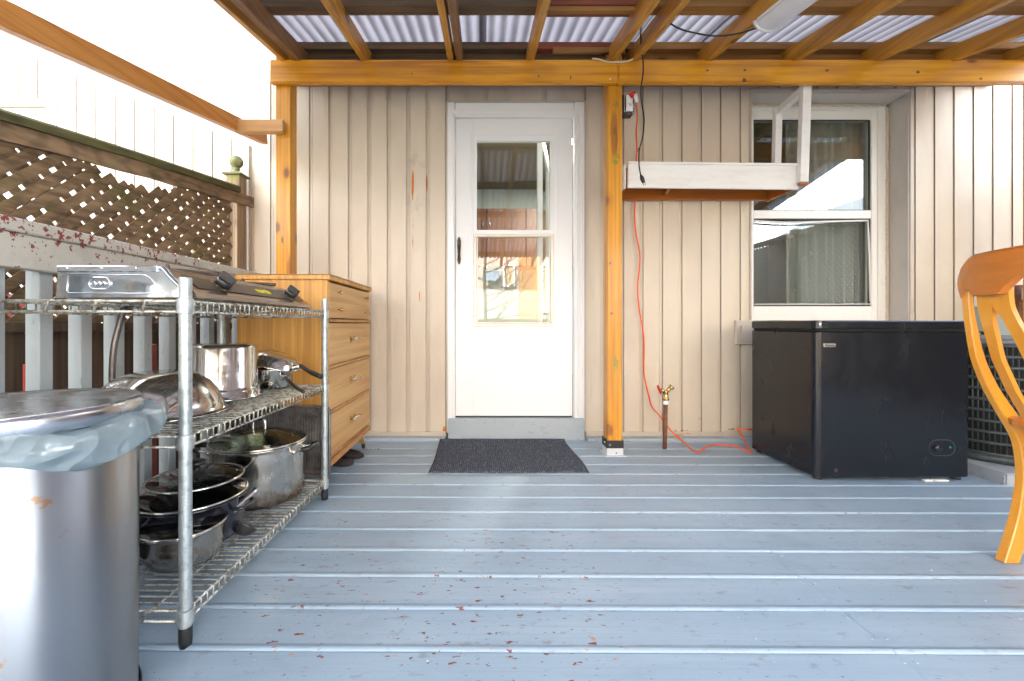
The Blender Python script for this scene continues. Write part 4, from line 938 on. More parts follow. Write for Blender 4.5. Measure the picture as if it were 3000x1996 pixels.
w = MB(); w.tube(spline([(-.832, 1.765, Z2 + .048), (-.80, 1.735, Z2 + .038), (-.75, 1.69, Z2 + .018), (-.695, 1.64, Z2 + .006)], 6), [.008] * 4 + [.007] * 15, 8); w.build("handle", mat("dark_tube_handle", (.10, .09, .085), .3, .8), b)
w = MB()
for z in (.040, .056): w.sphere((-.829, 1.768, Z2 + z), .005, 8)
w.box(-.842, -.822, 1.752, 1.772, Z2 + .035, Z2 + .06, .003); w.build("bracket", chromb, b)
b = thing("frying_pan", (-.92, 1.79, Z2 + .08), "steel frying pan with black handle lying inverted over the small saucepan", "frying pan")
Mt = T(-.885, 1.80, Z2 + .106) @ Matrix.Rotation(R(17), 4, 'Y')
w = MB(); w.lathe([(.001, .040), (.055, .040), (.078, .031), (.094, .012), (.100, -.006), (.103, -.010), (.099, -.010), (.090, .010), (.074, .027), (.001, .036)], (0, 0, 0), 48, Mt); w.build("body", steelp, b)
w = MB(); pts = spline([Mt @ Vector((.095, -.01, .012)), Mt @ Vector((.115, -.012, .020)), (-.715, 1.742, .600), (-.650, 1.70, .584)], 6); w.tube(pts, [.010] * 5 + [.0085] * 8 + [.010] * 6, 10); w.build("handle", blackm, b)
w = MB(); w.tube([Mt @ Vector((.088, -.008, .008)), Mt @ Vector((.112, -.015, .018))], [.014, .011], 8); w.build("bracket", steelp, b)

def glass_lid(parent, c, r, rise, knob=True, m=lidg, tilt=None, steelknob=False):
    w = MB(); prof = [(.001, rise)]
    for k in range(1, 9): a = k / 8; prof.append((r * a, rise * (1 - a * a)))
    w.lathe(prof, c, 48); l = w.build("lid", m, parent)
    w = MB(); w.ring((c[0], c[1], c[2]), r, .0042, 56, 8); w.build("lid_rim", steelp, l)
    w = MB()
    if steelknob:
        w.tube(spline([(c[0] - .025, c[1], c[2] + rise - .002), (c[0] - .022, c[1], c[2] + rise + .035), (c[0], c[1], c[2] + rise + .045), (c[0] + .022, c[1], c[2] + rise + .035), (c[0] + .025, c[1], c[2] + rise - .002)], 5), .007, 8); w.build("lid_handle", steelp, l)
        w = MB(); w.tube([(c[0] - .028, c[1], c[2] + rise + .046), (c[0] + .016, c[1], c[2] + rise + .049)], .0125, 10); w.build("lid_grip", blackm, l)
    elif knob:
        w.lathe([(.012, 0), (.010, .010), (.026, .016), (.029, .021), (.029, .025), (.024, .029), (.001, .030)], (c[0], c[1], c[2] + rise), 24); w.build("lid_knob", blackm, l)
    w = MB(); w.lathe([(.001, .004), (.005, .003), (.006, 0)], (c[0] - r * .55, c[1] - r * .2, c[2] + rise * .66), 10); w.build("steam_vent", chromb, l)
    return l
b = thing("stockpot", (-.915, 1.735, Z1), "wide scorched steel stockpot with glass lid on the bottom tier", "stockpot")
cx, cy, rr = -.915, 1.730, .172
w = MB(); w.lathe([(.001, 0), (rr - .020, 0), (rr - .008, .004), (rr, .018), (rr + .001, .205), (rr + .004, .216), (rr + .010, .219), (rr + .010, .222), (rr, .222), (rr - .004, .215), (rr - .004, .01), (.001, .006)], (cx, cy, Z1), 72); w.build("body", steels, b)
glass_lid(b, (cx, cy, Z1 + .228), rr + .006, .040, True, glass("tinted_lid_glass", 1.5, (.30, .34, .28), .04), steelknob=True)
for a in (-6, 190):
    ca, sa = math.cos(R(a)), math.sin(R(a)); e = Vector((ca, sa, 0)); t_ = Vector((-sa, ca, 0)); c0 = Vector((cx, cy, Z1 + .192)) + e * rr
    w = MB(); w.tube(spline([c0 + t_ * .040, c0 + t_ * .042 + e * .02 + Vector((0, 0, .006)), c0 + t_ * .030 + e * .058 + Vector((0, 0, .016)), c0 - t_ * .030 + e * .058 + Vector((0, 0, .012)), c0 - t_ * .042 + e * .02 + Vector((0, 0, .006)), c0 - t_ * .040], 5), .0045, 8)
    w.sphere(c0 + t_ * .04, .010, 8); w.sphere(c0 - t_ * .04, .010, 8); h_ = w.build("handle", steelp, b)
    w = MB(); w.tube(spline([c0 + t_ * .040 + e * .034 + Vector((0, 0, .011)), c0 + t_ * .026 + e * .060 + Vector((0, 0, .016)), c0 - t_ * .026 + e * .060 + Vector((0, 0, .016)), c0 - t_ * .040 + e * .034 + Vector((0, 0, .011))], 5), .011, 8); w.build("grip", blackm, h_)
b = thing("baking_tray", (-.93, 1.93, Z1), "dark ribbed metal tray standing on edge behind the stockpot", "tray")
w = MB(); y_ = 1.945
w.box(-1.15, -.705, y_, y_ + .004, Z1 + .004, Z1 + .318, .001)
for k in range(34):
    x = -1.135 + .0126 * k; w.tube([(x, y_ - .001, Z1 + .03), (x, y_ - .001, Z1 + .292)], .0032, 6)
w.tube([(p[0], y_ - .002, p[1]) for p in [(-1.14, Z1 + .004), (-.715, Z1 + .004), (-.704, Z1 + .014), (-.704, Z1 + .308), (-.715, Z1 + .319), (-1.14, Z1 + .319), (-1.151, Z1 + .308), (-1.151, Z1 + .014)]], .006, 8, closed=True)
w.build("tray", trayM, b)
b = thing("black_casserole", (-.955, 1.40, Z1), "speckled black enamel casserole with two stacked glass lids", "casserole")
cx, cy = -.950, 1.385
w = MB(); w.lathe([(.001, 0), (.105, 0), (.135, .012), (.150, .05), (.156, .10), (.158, .135), (.162, .140), (.155, .140), (.150, .13), (.001, .02)], (cx, cy, Z1), 60); w.build("body", enam, b)
glass_lid(b, (cx, cy, Z1 + .146), .156, .028, False, glass("dark_lid_glass", 1.5, (.30, .32, .32), .03))
glass_lid(b, (cx + .008, cy + .006, Z1 + .196), .136, .026, True, glass("dark_lid_glass_upper", 1.5, (.34, .36, .36), .03))
for sg in (-1, 1):
    w = MB(); w.tube(spline([(cx + sg * .155, cy - .04, Z1 + .11), (cx + sg * .185, cy - .03, Z1 + .112), (cx + sg * .185, cy + .03, Z1 + .112), (cx + sg * .155, cy + .04, Z1 + .11)], 5), .006, 8); w.build("handle", enam, b)
b = thing("steel_saucepan", (-.89, 1.255, Z1), "front steel saucepan with glass lid and long raised handle", "saucepan")
cx, cy = -.892, 1.262
w = MB(); w.lathe([(.001, 0), (.072, 0), (.088, .008), (.099, .028), (.105, .055), (.107, .092), (.1085, .098), (.112, .100), (.112, .103), (.106, .103), (.104, .09), (.001, .01)], (cx, cy, Z1), 60); w.build("body", mat("brushed_saucepan_steel", (.44, .40, .36), .2, 1.0, layers=[('n', (.18, .13, .09), (30, 30, 30), .58, .68, .7)], rlayers=[('n', (20, 20, 60), .35, .7, .12, .3)]), b)
glass_lid(b, (cx, cy, Z1 + .106), .110, .014, False, glass("shiny_lid_glass", 1.5, (.45, .46, .45), .03))
w = MB(); w.tube(spline([(cx + .075, cy + .085, Z1 + .088), (cx + .09, cy + .105, Z1 + .10), (cx + .11, cy + .14, Z1 + .122), (cx + .128, cy + .170, Z1 + .140)], 6), [.007, .008, .009, .0095] + [.0105] * 13 + [.012, .009], 10); w.build("handle", steelp, b)
b = thing("ladle", (-.81, 1.40, Z1), "black ladle lying beside the front saucepan on the bottom tier", "ladle")
w = MB(); Ml = T(-.800, 1.415, Z1 + .020) @ Matrix.Rotation(R(-38), 4, 'X') @ Matrix.Rotation(R(20), 4, 'Y')
w.lathe([(.001, -.026), (.018, -.023), (.033, -.012), (.041, .004), (.043, .010), (.039, .008), (.030, -.008), (.001, -.020)], (0, 0, 0), 28, Ml); w.build("bowl", darkp, b)
w = MB(); w.tube(spline([(-.835, 1.44, Z1 + .03), (-.86, 1.49, Z1 + .032), (-.90, 1.56, Z1 + .02), (-.95, 1.62, Z1 + .012)], 5), .006, 8); w.build("handle", darkp, b)
b = thing("black_pot", (-1.08, 1.16, Z1), "dark pot half hidden between trash can and front saucepan", "pot")
w = MB(); w.lathe([(.001, 0), (.075, 0), (.084, .01), (.088, .12), (.090, .125), (.084, .122), (.001, .015)], (-1.082, 1.155, Z1), 40); w.build("body", darkp, b)

# ---------------- trash can with its bag ----------------
tc_ = thing("trash_can", (-.893, .80, 0), "brushed steel trash can with flat lid at lower left", "trash can")
C = (-.893, .80, 0)
w = MB(); w.lathe([(.001, .001), (.183, .001), (.186, .004), (.186, .03), (.188, .032), (.190, .60), (.185, .605)], C, 96); w.build("body", steelc, tc_)
w = MB(); w.lathe([(.192, .0005), (.194, .004), (.194, .028), (.192, .031)], C, 96); w.build("base_ring", blackm, tc_)
def dent(p, a, i):
    # finger notch pressed into the lid rim towards the camera side
    da = (a - R(-58) + math.pi) % (2 * math.pi) - math.pi; k = math.exp(-(da / .16) ** 2); r0 = math.hypot(p.x, p.y)
    if r0 > .15: p = Vector((p.x * (1 - .045 * k), p.y * (1 - .045 * k), p.z + (.006 * k if p.z < .63 else -.010 * k)))
    return p
w = MB(); w.lathe([(.195, .612), (.197, .614), (.197, .636), (.195, .643), (.190, .646), (.182, .6435), (.172, .640), (.08, .6405), (.001, .641)], C, 96, None, True, 1, 1, dent); w.build("lid", mat("lid_steel", (.50, .51, .55), .3, 1.0, rlayers=[('n', (6, 6, 6), .35, .7, .20, .34)]), tc_)
rb = random.Random(3); ph = [rb.uniform(0, 6.28) for _ in range(12)]
def crum(p, a, i):
    k = math.sin(5 * a + ph[0] + i * .9) * .5 + math.sin(11 * a + ph[1] - i * 1.3) * .35 + math.sin(19 * a + ph[2] + i * .7) * .25 + math.sin(31 * a + ph[3]) * .12
    amp = (.003, .007, .009, .010, .009, .006, .003)[min(i, 6)]
    r0 = math.hypot(p.x, p.y); s_ = 1 + amp * k * 1.25 / r0
    zz = p.z + .006 * math.sin(7 * a + ph[5] + i) + (.030 * max(0, math.cos(a - R(-95))) if i > 2 else 0) - (.022 * max(0, math.cos(a - R(30))) if i > 2 else 0)
    zz += .012 * math.sin(3 * a + ph[6]) * (i / 6)
    out = .012 * max(0, math.cos(a - R(35))) if 0 < i < 6 else 0
    return Vector((p.x * (s_ + out / r0), p.y * (s_ + out / r0), zz))
w = MB(); w.lathe([(.191, .616), (.201, .614), (.212, .606), (.216, .595), (.214, .583), (.207, .572), (.197, .562), (.1925, .566)], C, 150, None, True, 1, 1, crum)
bag = tag(w.build("garbage_bag", bagm), "translucent blue plastic bag folded over the rim of the steel trash can", "bag")
nz = bagm.node_tree
# crinkles in the plastic
tn = nz.nodes.new("ShaderNodeTexVoronoi"); tn.inputs['Scale'].default_value = 22
bp = nz.nodes.new("ShaderNodeBump"); bp.inputs['Strength'].default_value = .75; bp.inputs['Distance'].default_value = .03
tcn = nz.nodes.new("ShaderNodeTexCoord"); nz.links.new(tcn.outputs['Object'], tn.inputs['Vector']); nz.links.new(tn.outputs['Distance'], bp.inputs['Height'])
for nd in nz.nodes:
    if nd.type in ('BSDF_DIFFUSE', 'BSDF_GLOSSY', 'BSDF_TRANSLUCENT'): nz.links.new(bp.outputs[0], nd.inputs['Normal'])

# ---------------- dresser ----------------
dr = thing("dresser", (-.94, 2.37, 0), "worn yellow oak chest of four drawers against the orange post", "dresser")
X0, X1, Y0, Y1 = -1.165, -.736, 2.005, 2.745
w = MB(); w.box(X0, X1, Y0, Y0 + .018, .150, 1.005, .001); w.box(X0, X1, Y1 - .018, Y1, .15, 1.005, .001); w.box(X0, X0 + .01, Y0 + .0185, Y1 - .0185, .15, 1.0)
w.box(X0 + .011, X1 - .03, Y0 + .0185, Y1 - .0185, .15, .165); w.build("carcass", dress, dr)
w = MB(); w.box(X0 - .005, X1 + .012, Y0 - .008, Y1 + .008, 1.0055, 1.029, .003); w.build("top", dress, dr)
w = MB(); w.box(X0, X1 + .013, Y0 - .009, Y1 + .009, 1.0295, 1.0315); w.build("top_edge", dresse, dr)
w = MB(); w.box(X1 - .02, X1 + .006, Y0, Y1, .108, .138, .003); w.box(X1 - .028, X1 - .008, Y0 + .0185, Y1 - .0185, .139, .150)
for z in (.812, .587, .370): w.box(X1 - .018, X1 + (.012 if z > .8 else .002), Y0 + .0005, Y1 - .0005, z - .008, z + .008, .002)
w.box(X0, X1 - .0215, Y0 + .001, Y0 + .03, .108, .149); w.box(X0, X1 - .0215, Y1 - .03, Y1 - .001, .108, .149); w.build("base_frame", dresse, dr)
zs_ = [(.824, .996, 0), (.598, .800, 1), (.381, .576, 1), (.160, .359, 1)]
ym = (Y0 + Y1) / 2
for z0, z1, kk in zs_:
    w = MB(); w.box(X1 - .016, X1 + .0035, Y0 + .010, Y1 - .010, z0, z1, .003); dw = w.build("drawer", dressY, dr)
    if kk == 0:
        w = MB(); w.box(X1 + .0036, X1 + .0042, Y0 + .012, Y1 - .012, .909, .912); w.build("fake_division", dresse, dw)
        for yv in (Y0 + .13, Y1 - .13):
            for z in (.955, .868):
                w = MB(); w.lathe([(.004, 0), (.004, .012), (.009, .018), (.008, .025), (.001, .027)], (X1 + .0035, yv, z), 14, Matrix.Rotation(R(90), 4, 'Y')); w.build("knob", brass, dw)
    else:
        w = MB(); zc = (z0 + z1) / 2 + .01
        for s in (-1, 1): w.box(X1 + .0036, X1 + .008, ym + s * .040 - .008, ym + s * .040 + .008, zc - .018, zc + .018, .001); w.tube([(X1 + .008, ym + s * .040, zc), (X1 + .028, ym + s * .040, zc + .004)], .004, 8)
        h_ = w.build("handle", brass, dw)
        w = MB(); w.tube([(X1 + .030, ym - .052, zc + .004), (X1 + .030, ym + .052, zc + .004)], .0085, 10); w.build("clear_bar", mat("clear_acrylic", (.8, .75, .62), .1, trans=.6), h_)
for (x, yv) in ((X1 - .05, Y1 - .055), (X0 + .05, Y1 - .055), (X0 + .05, Y0 + .055), (X1 - .05, Y0 + .055)):
    ox = .018 if x > -.9 else -.018; oy = .02 if yv > 2.3 else -.02
    w = MB(); w.tube([(x, yv, .108), (x, yv, .096), (x + ox, yv + oy, .03)], [.026, .018, .013], 14); lg = w.build("leg", dress, dr)
    w = MB(); w.tube([(x + ox, yv + oy, .032), (x + ox * 1.2, yv + oy * 1.2, .0)], [.0142, .011], 12); w.build("foot_cap", rubber, lg)
def shoe(x, yv, ang, lbl):
    t = thing("shoe", (x, yv, 0), lbl, "shoe", "pair of shoes under the dresser"); M = T(x, yv, .001) @ Matrix.Rotation(R(ang), 4, 'Z')
    def sec(px_, hw, h0, h1): return [M @ Vector((px_, hw * math.cos(a), h0 + (h1 - h0) * max(0, math.sin(a)))) for a in [math.pi * k / 12 for k in range(13)]]
    w = MB(); w.loft([sec(-.12, .022, .0, .05), sec(-.11, .034, 0, .07), sec(-.05, .036, 0, .075), sec(.02, .040, 0, .06), sec(.08, .045, 0, .045), (sec(.125, .040, 0, .034)), sec(.148, .020, .0, .022)], True, True); u_ = w.build("upper", maroon, t)
    w = MB(); pts = [(-.122, .02), (-.10, .036), (-.03, .036), (.06, .046), (.11, .045), (.14, .030), (.152, .008), (.152, -.008), (.14, -.030), (.11, -.045), (.06, -.046), (-.03, -.036), (-.10, -.036), (-.122, -.02)]
    w.loft([[M @ Vector((a, b_, 0)) for a, b_ in pts], [M @ Vector((a, b_, .016)) for a, b_ in pts]]); w.build("sole", blackf, t)
shoe(-.885, 2.415, -8, "near dark maroon shoe tucked under the dresser"); shoe(-.865, 2.535, -4, "far dark maroon shoe tucked under the dresser by the splayed leg")
w = MB()
for k in range(26):
    x = -.745 + rnd.random() * .09; yv = 2.655 + rnd.uniform(-.006, .006); w.box(x, x + .006, yv, yv + .003, .0085, .0115, 0, None)
tag(w.build("debris", dirtym), "small crumbs of leaf debris beside the dresser leg", "debris", kind="stuff")
# ---------------- right side: freezer, condenser, chair ----------------
fz = thing("chest_freezer", (2.07, 2.42, 0), "black chest freezer standing on the deck under the window", "freezer")
a0, a1, b0, b1 = 1.681, 2.470, 2.140, 2.665
def rbox(mb, x0, x1, y0, y1, z0, z1, r, n=6):
    pts = []
    for cx_, cy_, s in ((x1 - r, y1 - r, 0), (x0 + r, y1 - r, 90), (x0 + r, y0 + r, 180), (x1 - r, y0 + r, 270)):
        for k in range(n + 1): a = R(s + 90 * k / n); pts.append((cx_ + r * math.cos(a), cy_ + r * math.sin(a)))
    e = .004
    def ins(q, d_): cx2, cy2 = (x0 + x1) / 2, (y0 + y1) / 2; return [(px_ + (d_ if px_ < cx2 else -d_), py_ + (d_ if py_ < cy2 else -d_)) for px_, py_ in q]
    mb.loft([[(p[0], p[1], z0) for p in ins(pts, e)], [(p[0], p[1], z0 + e) for p in pts], [(p[0], p[1], z1 - e) for p in pts], [(p[0], p[1], z1) for p in ins(pts, e)]], True, False)
w = MB(); rbox(w, a0, a1, b0, b1, .020, .757, .030, 12); body = w.build("body", freez, fz)
w = MB(); rbox(w, a0 - .004, a1 + .004, b0 - .006, b1, .770, .813, .032, 12); lid = w.build("lid", freez, fz)
w = MB(); rbox(w, a0 + .006, a1 - .006, b0 + .006, b1 - .01, .7575, .7695, .02); w.build("gasket", rubber, lid)
w = MB(); w.box(a0 + .05, a1 - .006, b0 - .0065, b0 - .0058, .806, .810); w.build("edge_strip", mat("blue_black_strip", (.05, .08, .16), .15), lid)
for x, yv in ((a0 + .04, b0 + .04), (a1 - .04, b0 + .04), (a0 + .04, b1 - .04), (a1 - .04, b1 - .04)):
    w = MB(); w.lathe([(.001, .001), (.020, .001), (.022, .006), (.016, .021)], (x, yv, 0), 16); w.build("foot", rubber, fz)
w = MB(); w.box(1.722, 1.782, b0 - .0025, b0 - .0003, .679, .698, .0008); bd = w.build("badge", chromb, body)
text_mesh("Premium", .0145, T(1.752, b0 - .0032, .6875) @ Matrix.Rotation(R(90), 4, 'X'), "lettering", blackm, bd, .0003, .0002)
w = MB()
w.tube([(x, b0 - .0005, z) for x, z in [(2.325 - .035 + p[0], .170 + p[1]) for p in [(q[0], q[1]) for q in stadium(0.03, 0, .066, .040)]]], .0013, 6, closed=True); w.build("control_outline", mat("grey_green_line", (.035, .045, .045), .4), body)
w = MB(); w.lathe([(.001, .010), (.013, .010), (.0165, .004), (.0165, 0)], (2.296, b0, .168), 24, Matrix.Rotation(R(90), 4, 'X')); w.box(2.283, 2.309, b0 - .014, b0 - .009, .165, .171, .001); w.build("thermostat_dial", mat("glossy_dial", (.02, .02, .025), .12), body)
w = MB(); w.lathe([(.001, .002), (.0045, .0015), (.005, 0)], (2.362, b0, .172), 12, Matrix.Rotation(R(90), 4, 'X')); w.build("indicator", tealm, body)
w = MB(); w.lathe([(.001, .006), (.010, .006), (.013, .003), (.014, 0)], (1.786, b0, .052), 20, Matrix.Rotation(R(90), 4, 'X')); w.build("drain_plug", blackm, body)
w = MB(); w.box(a0, a0 + .0, b0, b0, 0, 0) if False else None; 
w.tube([(1.698 + .006, b0 + .004, .775), (1.698 + .006, b0 + .004, .812)], .010, 10); w.build("lid_corner", chromb, lid)

pad = MB(); pad.box(2.575, 3.60, 2.085, 2.84, -.02, .058, .006); tag(pad.build("equipment_pad", conc), "low grey pad under the round outdoor condenser", "pad")
ac = thing("air_conditioner", (2.99, 2.46, .06), "round grey-black outdoor air conditioner with slotted grille behind the chair", "air conditioner")
cx, cy, r_ = 2.985, 2.460, .352
w = MB(); w.lathe([(r_ - .02, .10), (r_ - .02, .69)], (cx, cy, 0), 64); w.build("coil", darkin, ac)
w = MB(); nb = 112
for k in range(nb):
    a = 2 * math.pi * k / nb
    if math.sin(a) > .35: continue
    w.tube([(cx + r_ * math.cos(a), cy + r_ * math.sin(a), .10), (cx + r_ * math.cos(a), cy + r_ * math.sin(a), .682)], .0036, 5)
z = .105
while z < .70:
    w.lathe([(r_ - .004, z - .008), (r_ + .004, z - .007), (r_ + .004, z + .007), (r_ - .004, z + .008)], (cx, cy, 0), 72); z += .0575
w.build("grille", condm, ac)
w = MB(); w.lathe([(r_ - .01, .061), (r_ + .012, .062), (r_ + .012, .098), (r_ - .01, .10)], (cx, cy, 0), 72); w.build("base_pan", condm, ac)
w = MB(); w.lathe([(r_ - .01, .684), (r_ + .010, .686), (r_ + .010, .712), (r_ - .005, .722), (.2, .728), (.001, .728)], (cx, cy, 0), 72); w.build("top_cap", condt, ac)

eb = thing("electrical_box", (3.42, 2.88, .8), "grey green electrical disconnect box on the wall behind the condenser", "electrical box")
w = MB(); w.box(3.355, 3.445, 2.83, 2.917, .745, .915, .004); w.box(3.350, 3.372, 2.822, 2.8295, .75, .91, .002); w.build("box", elec, eb)
w = MB()
for z in (.785, .87): w.box(3.44, 3.456, 2.826, 2.84, z - .012, z + .012, .002)
w.build("hinge", elec, eb)
w = MB(); w.tube([(3.40, 2.87, .745), (3.40, 2.87, .60), (3.30, 2.84, .45)], .014, 10); w.build("conduit", condt, eb)
w = MB(); w.box(3.46, 3.60, 2.86, 2.918, .70, .865, .004); tag(w.build("meter_box", elec), "pale green meter box on the wall right of the disconnect box", "meter box")
w = MB(); w.tube([(3.655, 2.885, .0), (3.655, 2.885, 1.06)], .022, 12); tag(w.build("rusty_pipe", copper), "rusty red-brown vertical pipe on the wall behind the chair", "pipe")
w = MB(); w.box(3.61, 3.80, 2.80, 2.84, .955, 1.04, .004); w.box(3.66, 3.75, 2.842, 2.917, .3, .95, .004); tag(w.build("wall_duct", jambm), "pale metal duct on the wall at the right edge", "duct")
w = MB()      # debris poking out under the freezer
for (x, s) in ((2.245, .02), (2.31, .035)): w.box(x - s, x + s, 2.128, 2.150, .002, .010, .002)
tag(w.build("paper_scrap", brassw), "dirty white scraps poking out from under the freezer", "scrap")

# chair, seen from behind and to the side; it faces right
ch = thing("dining_chair", (1.98, 1.2, 0), "glossy orange wooden chair with curved back at the right edge", "chair")
prof = [(1.612, .935), (1.616, .860), (1.623, .793), (1.642, .682), (1.681, .582), (1.731, .494), (1.776, .416), (1.792, .350), (1.796, .283), (1.791, .235), (1.774, .141), (1.731, .002)]
thick = [.016, .018, .022, .030, .038, .048, .052, .050, .050, .050, .050, .050]
ysh = [0, 0, 0, 0, 0, 0, 0, 0, 0, 0, 0, 0]
def dense(lst, per=4): 
    return [tuple(p) for p in spline([Vector((q[0], q[1], t)) for q, t in zip(lst, thick)], per)]
def stile(yc, nm):
    w = MB(); secs = []
    for (x, z, t) in dense(prof):
        # thickness is across the curve, mostly in x; rounded edges
        hw = .0115 if z > .6 else .0115 + (.6 - z) * .006; e = .003
        x2 = x + t
        secs.append([(x, yc - hw + e, z), (x + e, yc - hw, z), (x2 - e, yc - hw, z), (x2, yc - hw + e, z), (x2, yc + hw - e, z), (x2 - e, yc + hw, z), (x + e, yc + hw, z), (x, yc + hw - e, z)])
    w.loft(secs, True, False); return w.build(nm, chair_w, ch)
stile(1.418, "back_leg"); stile(.975, "back_leg")
def xat(z):
    for (p, q) in zip(prof, prof[1:]):
        if q[1] <= z <= p[1]: t = (p[1] - z) / (p[1] - q[1]); return p[0] + (q[0] - p[0]) * t
    return prof[0][0]
def prong(w, path, tk=.016):      # path of (z, y_far, y_near)
    secs = []
    for (z, ya, yb, _) in [(p.x, p.y, p.z, 0) for p in spline([Vector(p) for p in path], 6)]:
        x = xat(z) + .002; secs.append([(x, ya, z), (x, yb, z), (x + tk, yb, z), (x + tk, ya, z)])
    w.loft(secs, True, False)
for sgn in (1, -1):
    w = MB(); c_ = 1.1965
    def Y(v_): return v_ if sgn == 1 else 2 * c_ - v_
    prong(w, [(.955, Y(1.388), Y(1.345)), (.86, Y(1.386), Y(1.347)), (.80, Y(1.380), Y(1.3485)), (.74, Y(1.374), Y(1.346)), (.65, Y(1.367), Y(1.341)), (.57, Y(1.363), Y(1.337)), (.47, Y(1.362), Y(1.335))])
    prong(w, [(.955, Y(1.3448), Y(1.302)), (.86, Y(1.3468), Y(1.300)), (.815, Y(1.325), Y(1.290)), (.76, Y(1.306), Y(1.272)), (.68, Y(1.285), Y(1.255)), (.58, Y(1.266), Y(1.240)), (.47, Y(1.254), Y(1.232))])
    w.build("back_splat", chair_w, ch)
# crest rail: curved in plan, arched below
w = MB(); secs = []; n = 40
for k in range(n + 1):
    t = -1 + 2 * k / n; yv = 1.2 + .247 * t; xr = 1.620 - .055 * (1 - t * t) + .004; th = .028
    zt = 1.026 - .045 * max(0, (abs(t) - .72) / .28) ** 2 - .006 * t * t
    ay = abs(yv - 1.2)
    if ay > .222: zb2 = .880 + .0 * ay
    elif ay > .195: zb2 = .905
    elif ay > .100: zb2 = .886
    elif ay > .04: zb2 = .886 + (.100 - ay) / .06 * .055
    else: zb2 = .941
    if t < -.999 or t > .999: zb2 = .905; zt = .965
    e = .004
    secs.append([(xr, yv, zb2 + e), (xr - .003, yv, (zb2 + zt) / 2), (xr, yv, zt - e * 2), (xr + .006, yv, zt), (xr + th - .004, yv, zt), (xr + th, yv, zt - e), (xr + th, yv, zb2 + e), (xr + th - .003, yv, zb2), (xr + .003, yv, zb2)])
w.loft(secs, True, False); w.build("crest_rail", chair_c, ch)
# seat with rounded back, apron and front legs
w = MB(); pts = []
for k in range(17): a = R(90 + 180 * k / 16); pts.append((1.775 + .060 * math.cos(a), 1.1965 + .222 * (1 if math.sin(a) > 0 else -1) * abs(math.sin(a)) ** .45))
pts += [(2.12, .965), (2.20, 1.0), (2.215, 1.1965), (2.20, 1.39), (2.12, 1.428)]
def scl(q, s): return [(1.97 + (x - 1.97) * s, 1.1965 + (yv - 1.1965) * s) for x, yv in q]
w.loft([[(x, yv, .458) for x, yv in scl(pts, .97)], [(x, yv, .464) for x, yv in pts], [(x, yv, .484) for x, yv in pts], [(x, yv, .490) for x, yv in scl(pts, .97)]]); w.build("seat", chair_c, ch)
w = MB(); w.box(1.80, 2.16, 1.395, 1.415, .40, .451, .002); w.box(1.80, 2.16, .978, .998, .40, .451, .002); w.box(2.15, 2.17, .999, 1.394, .40, .451, .002); w.build("apron", chair_w, ch)
for yv in (1.39, 1.0):
    w = MB(); w.loft([[(x, yv + dy, z) for x, dy in ((2.15 + o, -s_), (2.15 + o + 2 * s_, -s_), (2.15 + o + 2 * s_, s_), (2.15 + o, s_))] for z, o, s_ in ((.451, 0, .019), (.25, .005, .017), (.001, .012, .014))]); w.build("front_leg", chair_w, ch)

# ---------------- what stands behind the camera, seen in the glass ----------------
nh = thing("neighbour_house", (1, -9, -.32), "sunlit pale house with orange brick corner behind the yard", "house")
w = MB(); w.box(-9, 1.25, -9.4, -9.0, -.32, 5.8); w.box(2.0, 9, -9.4, -9.0, -.32, 5.8); w.build("wall", stucco, nh)
w = MB(); w.box(1.25, 2.0, -9.45, -8.95, -.32, 5.8); w.build("wall", brick, nh, "orange brick corner")
w = MB(); w.box(-9.4, 9.4, -9.8, -8.7, 5.8, 6.1); w.build("roof", stucco, nh)
for (x0, x1, z0, z1) in ((.70, 1.12, 2.1, 2.9), (-3.2, -2.0, 1.6, 2.8), (3.2, 4.4, 1.6, 2.8), (2.05, 2.3, 1.2, 2.9), (5.6, 6.6, 1.6, 2.8)):
    w = MB(); rect_ring(w, x0, x1, z0, z1, .06, -8.98, -8.9, .005); wf = w.build("window", white, nh)
    w = MB(); w.box(x0 + .06, x1 - .06, -8.99, -8.97, z0 + .06, z1 - .06); w.build("pane", mat("curtained_glass", (.55, .40, .25), .2), wf)
w = MB(); w.box(.02, .55, -8.95, -8.7, 2.55, 2.62); w.box(.02, .55, -8.72, -8.70, 2.3, 2.55); w.build("awning", mat("blue_awning", (.22, .28, .36), .6), nh)
bf = tag(MB().box(-8, 9, -7.02, -6.98, -.32, .95).build("board_fence", fboard), "low dark board fence across the end of the yard", "fence")
rt = random.Random(11)
tr = thing("bare_tree", (.05, -6.0, -.32), "thin leafless tree standing in the yard", "tree")
w = MB(); w.tube([(.05, -6, -.32), (.07, -6, 1.0), (.04, -6, 2.2), (.10, -6, 3.4)], [.07, .055, .04, .02], 8); w.build("trunk", barkm, tr)
w = MB()
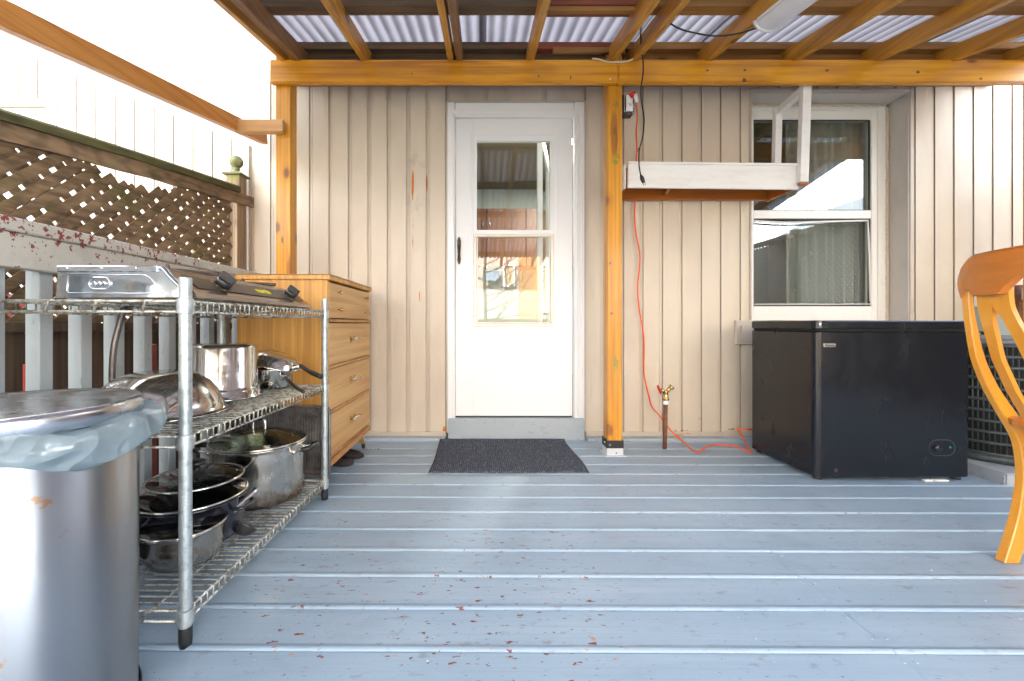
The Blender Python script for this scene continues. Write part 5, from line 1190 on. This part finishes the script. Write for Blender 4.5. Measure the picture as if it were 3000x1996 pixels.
def branch(p, dr_, L_, r, dep):
    q = [p]; dcur = dr_.copy()
    for k in range(4): dcur = (dcur + Vector((rt.uniform(-.25, .25), rt.uniform(-.25, .25), rt.uniform(-.1, .25)))).normalized(); q.append(q[-1] + dcur * L_ / 4)
    w.tube(q, [r, r * .85, r * .7, r * .55, r * .35], 5)
    if dep: 
        for k in (1, 2, 3): branch(q[k], (dcur + Vector((rt.uniform(-1, 1), rt.uniform(-.8, .8), rt.uniform(-.3, .9)))).normalized(), L_ * .6, r * .5, dep - 1)
for k in range(12):
    zz = .7 + k * .22; branch(Vector((.05, -6, zz)), Vector((rt.choice((-1, 1, 1)) * 1.0, rt.uniform(-.6, .6), rt.uniform(.1, .7))).normalized(), 1.5, .022, 2)
w.build("crown", barkm, tr)
# lattice fence on the far right of the deck, seen in the window
rf = thing("side_fence", (4.15, .8, -.3), "dark lattice fence along the right side of the deck", "fence")
w = MB()
for fam in (0, 1):
    t = -4.0
    while t < 4.0:
        pts = []
        for q in range(0, 121):
            s = t + q * .01; z = (1.0 + q * .01) if fam else (2.0 - q * .01)
            if -1.4 < s < 2.6 and 1.0 <= z <= 1.95: pts.append((s, z))
        if len(pts) > 3: w.beam((4.15 + .008 * fam, pts[0][0], pts[0][1]), (4.15 + .008 * fam, pts[-1][0], pts[-1][1]), .006, .036)
        t += .072
w.build("lattice_panel", fboard, rf)
w = MB(); w.box(4.13, 4.17, -1.4, 2.6, 1.951, 2.02, .003); w.box(4.13, 4.17, -1.4, 2.6, .93, .999, .003); w.build("rail", fboard, rf)
w = MB(); w.box(4.14, 4.16, -1.4, 2.6, -.32, .929); w.build("board_panel", fboard, rf)
for yv in (-1.45, .6, 2.65):
    w = MB(); w.box(4.105, 4.195, yv - .045, yv + .045, -.32, 2.05, .004); w.build("post", fboard, rf)
sh2 = thing("white_outbuilding", (8, -1, -.32), "white clad building beyond the right side fence", "building")
w = MB(); w.box(8.5, 12, -6, 1.4, -.32, 3.1); w.build("wall", whitesid, sh2)
w = MB(); w.prism([(8.2, 3.11), (12.3, 3.11), (10.2, 4.2)], -6.3, 1.7, 'Y'); w.build("roof", condt, sh2)
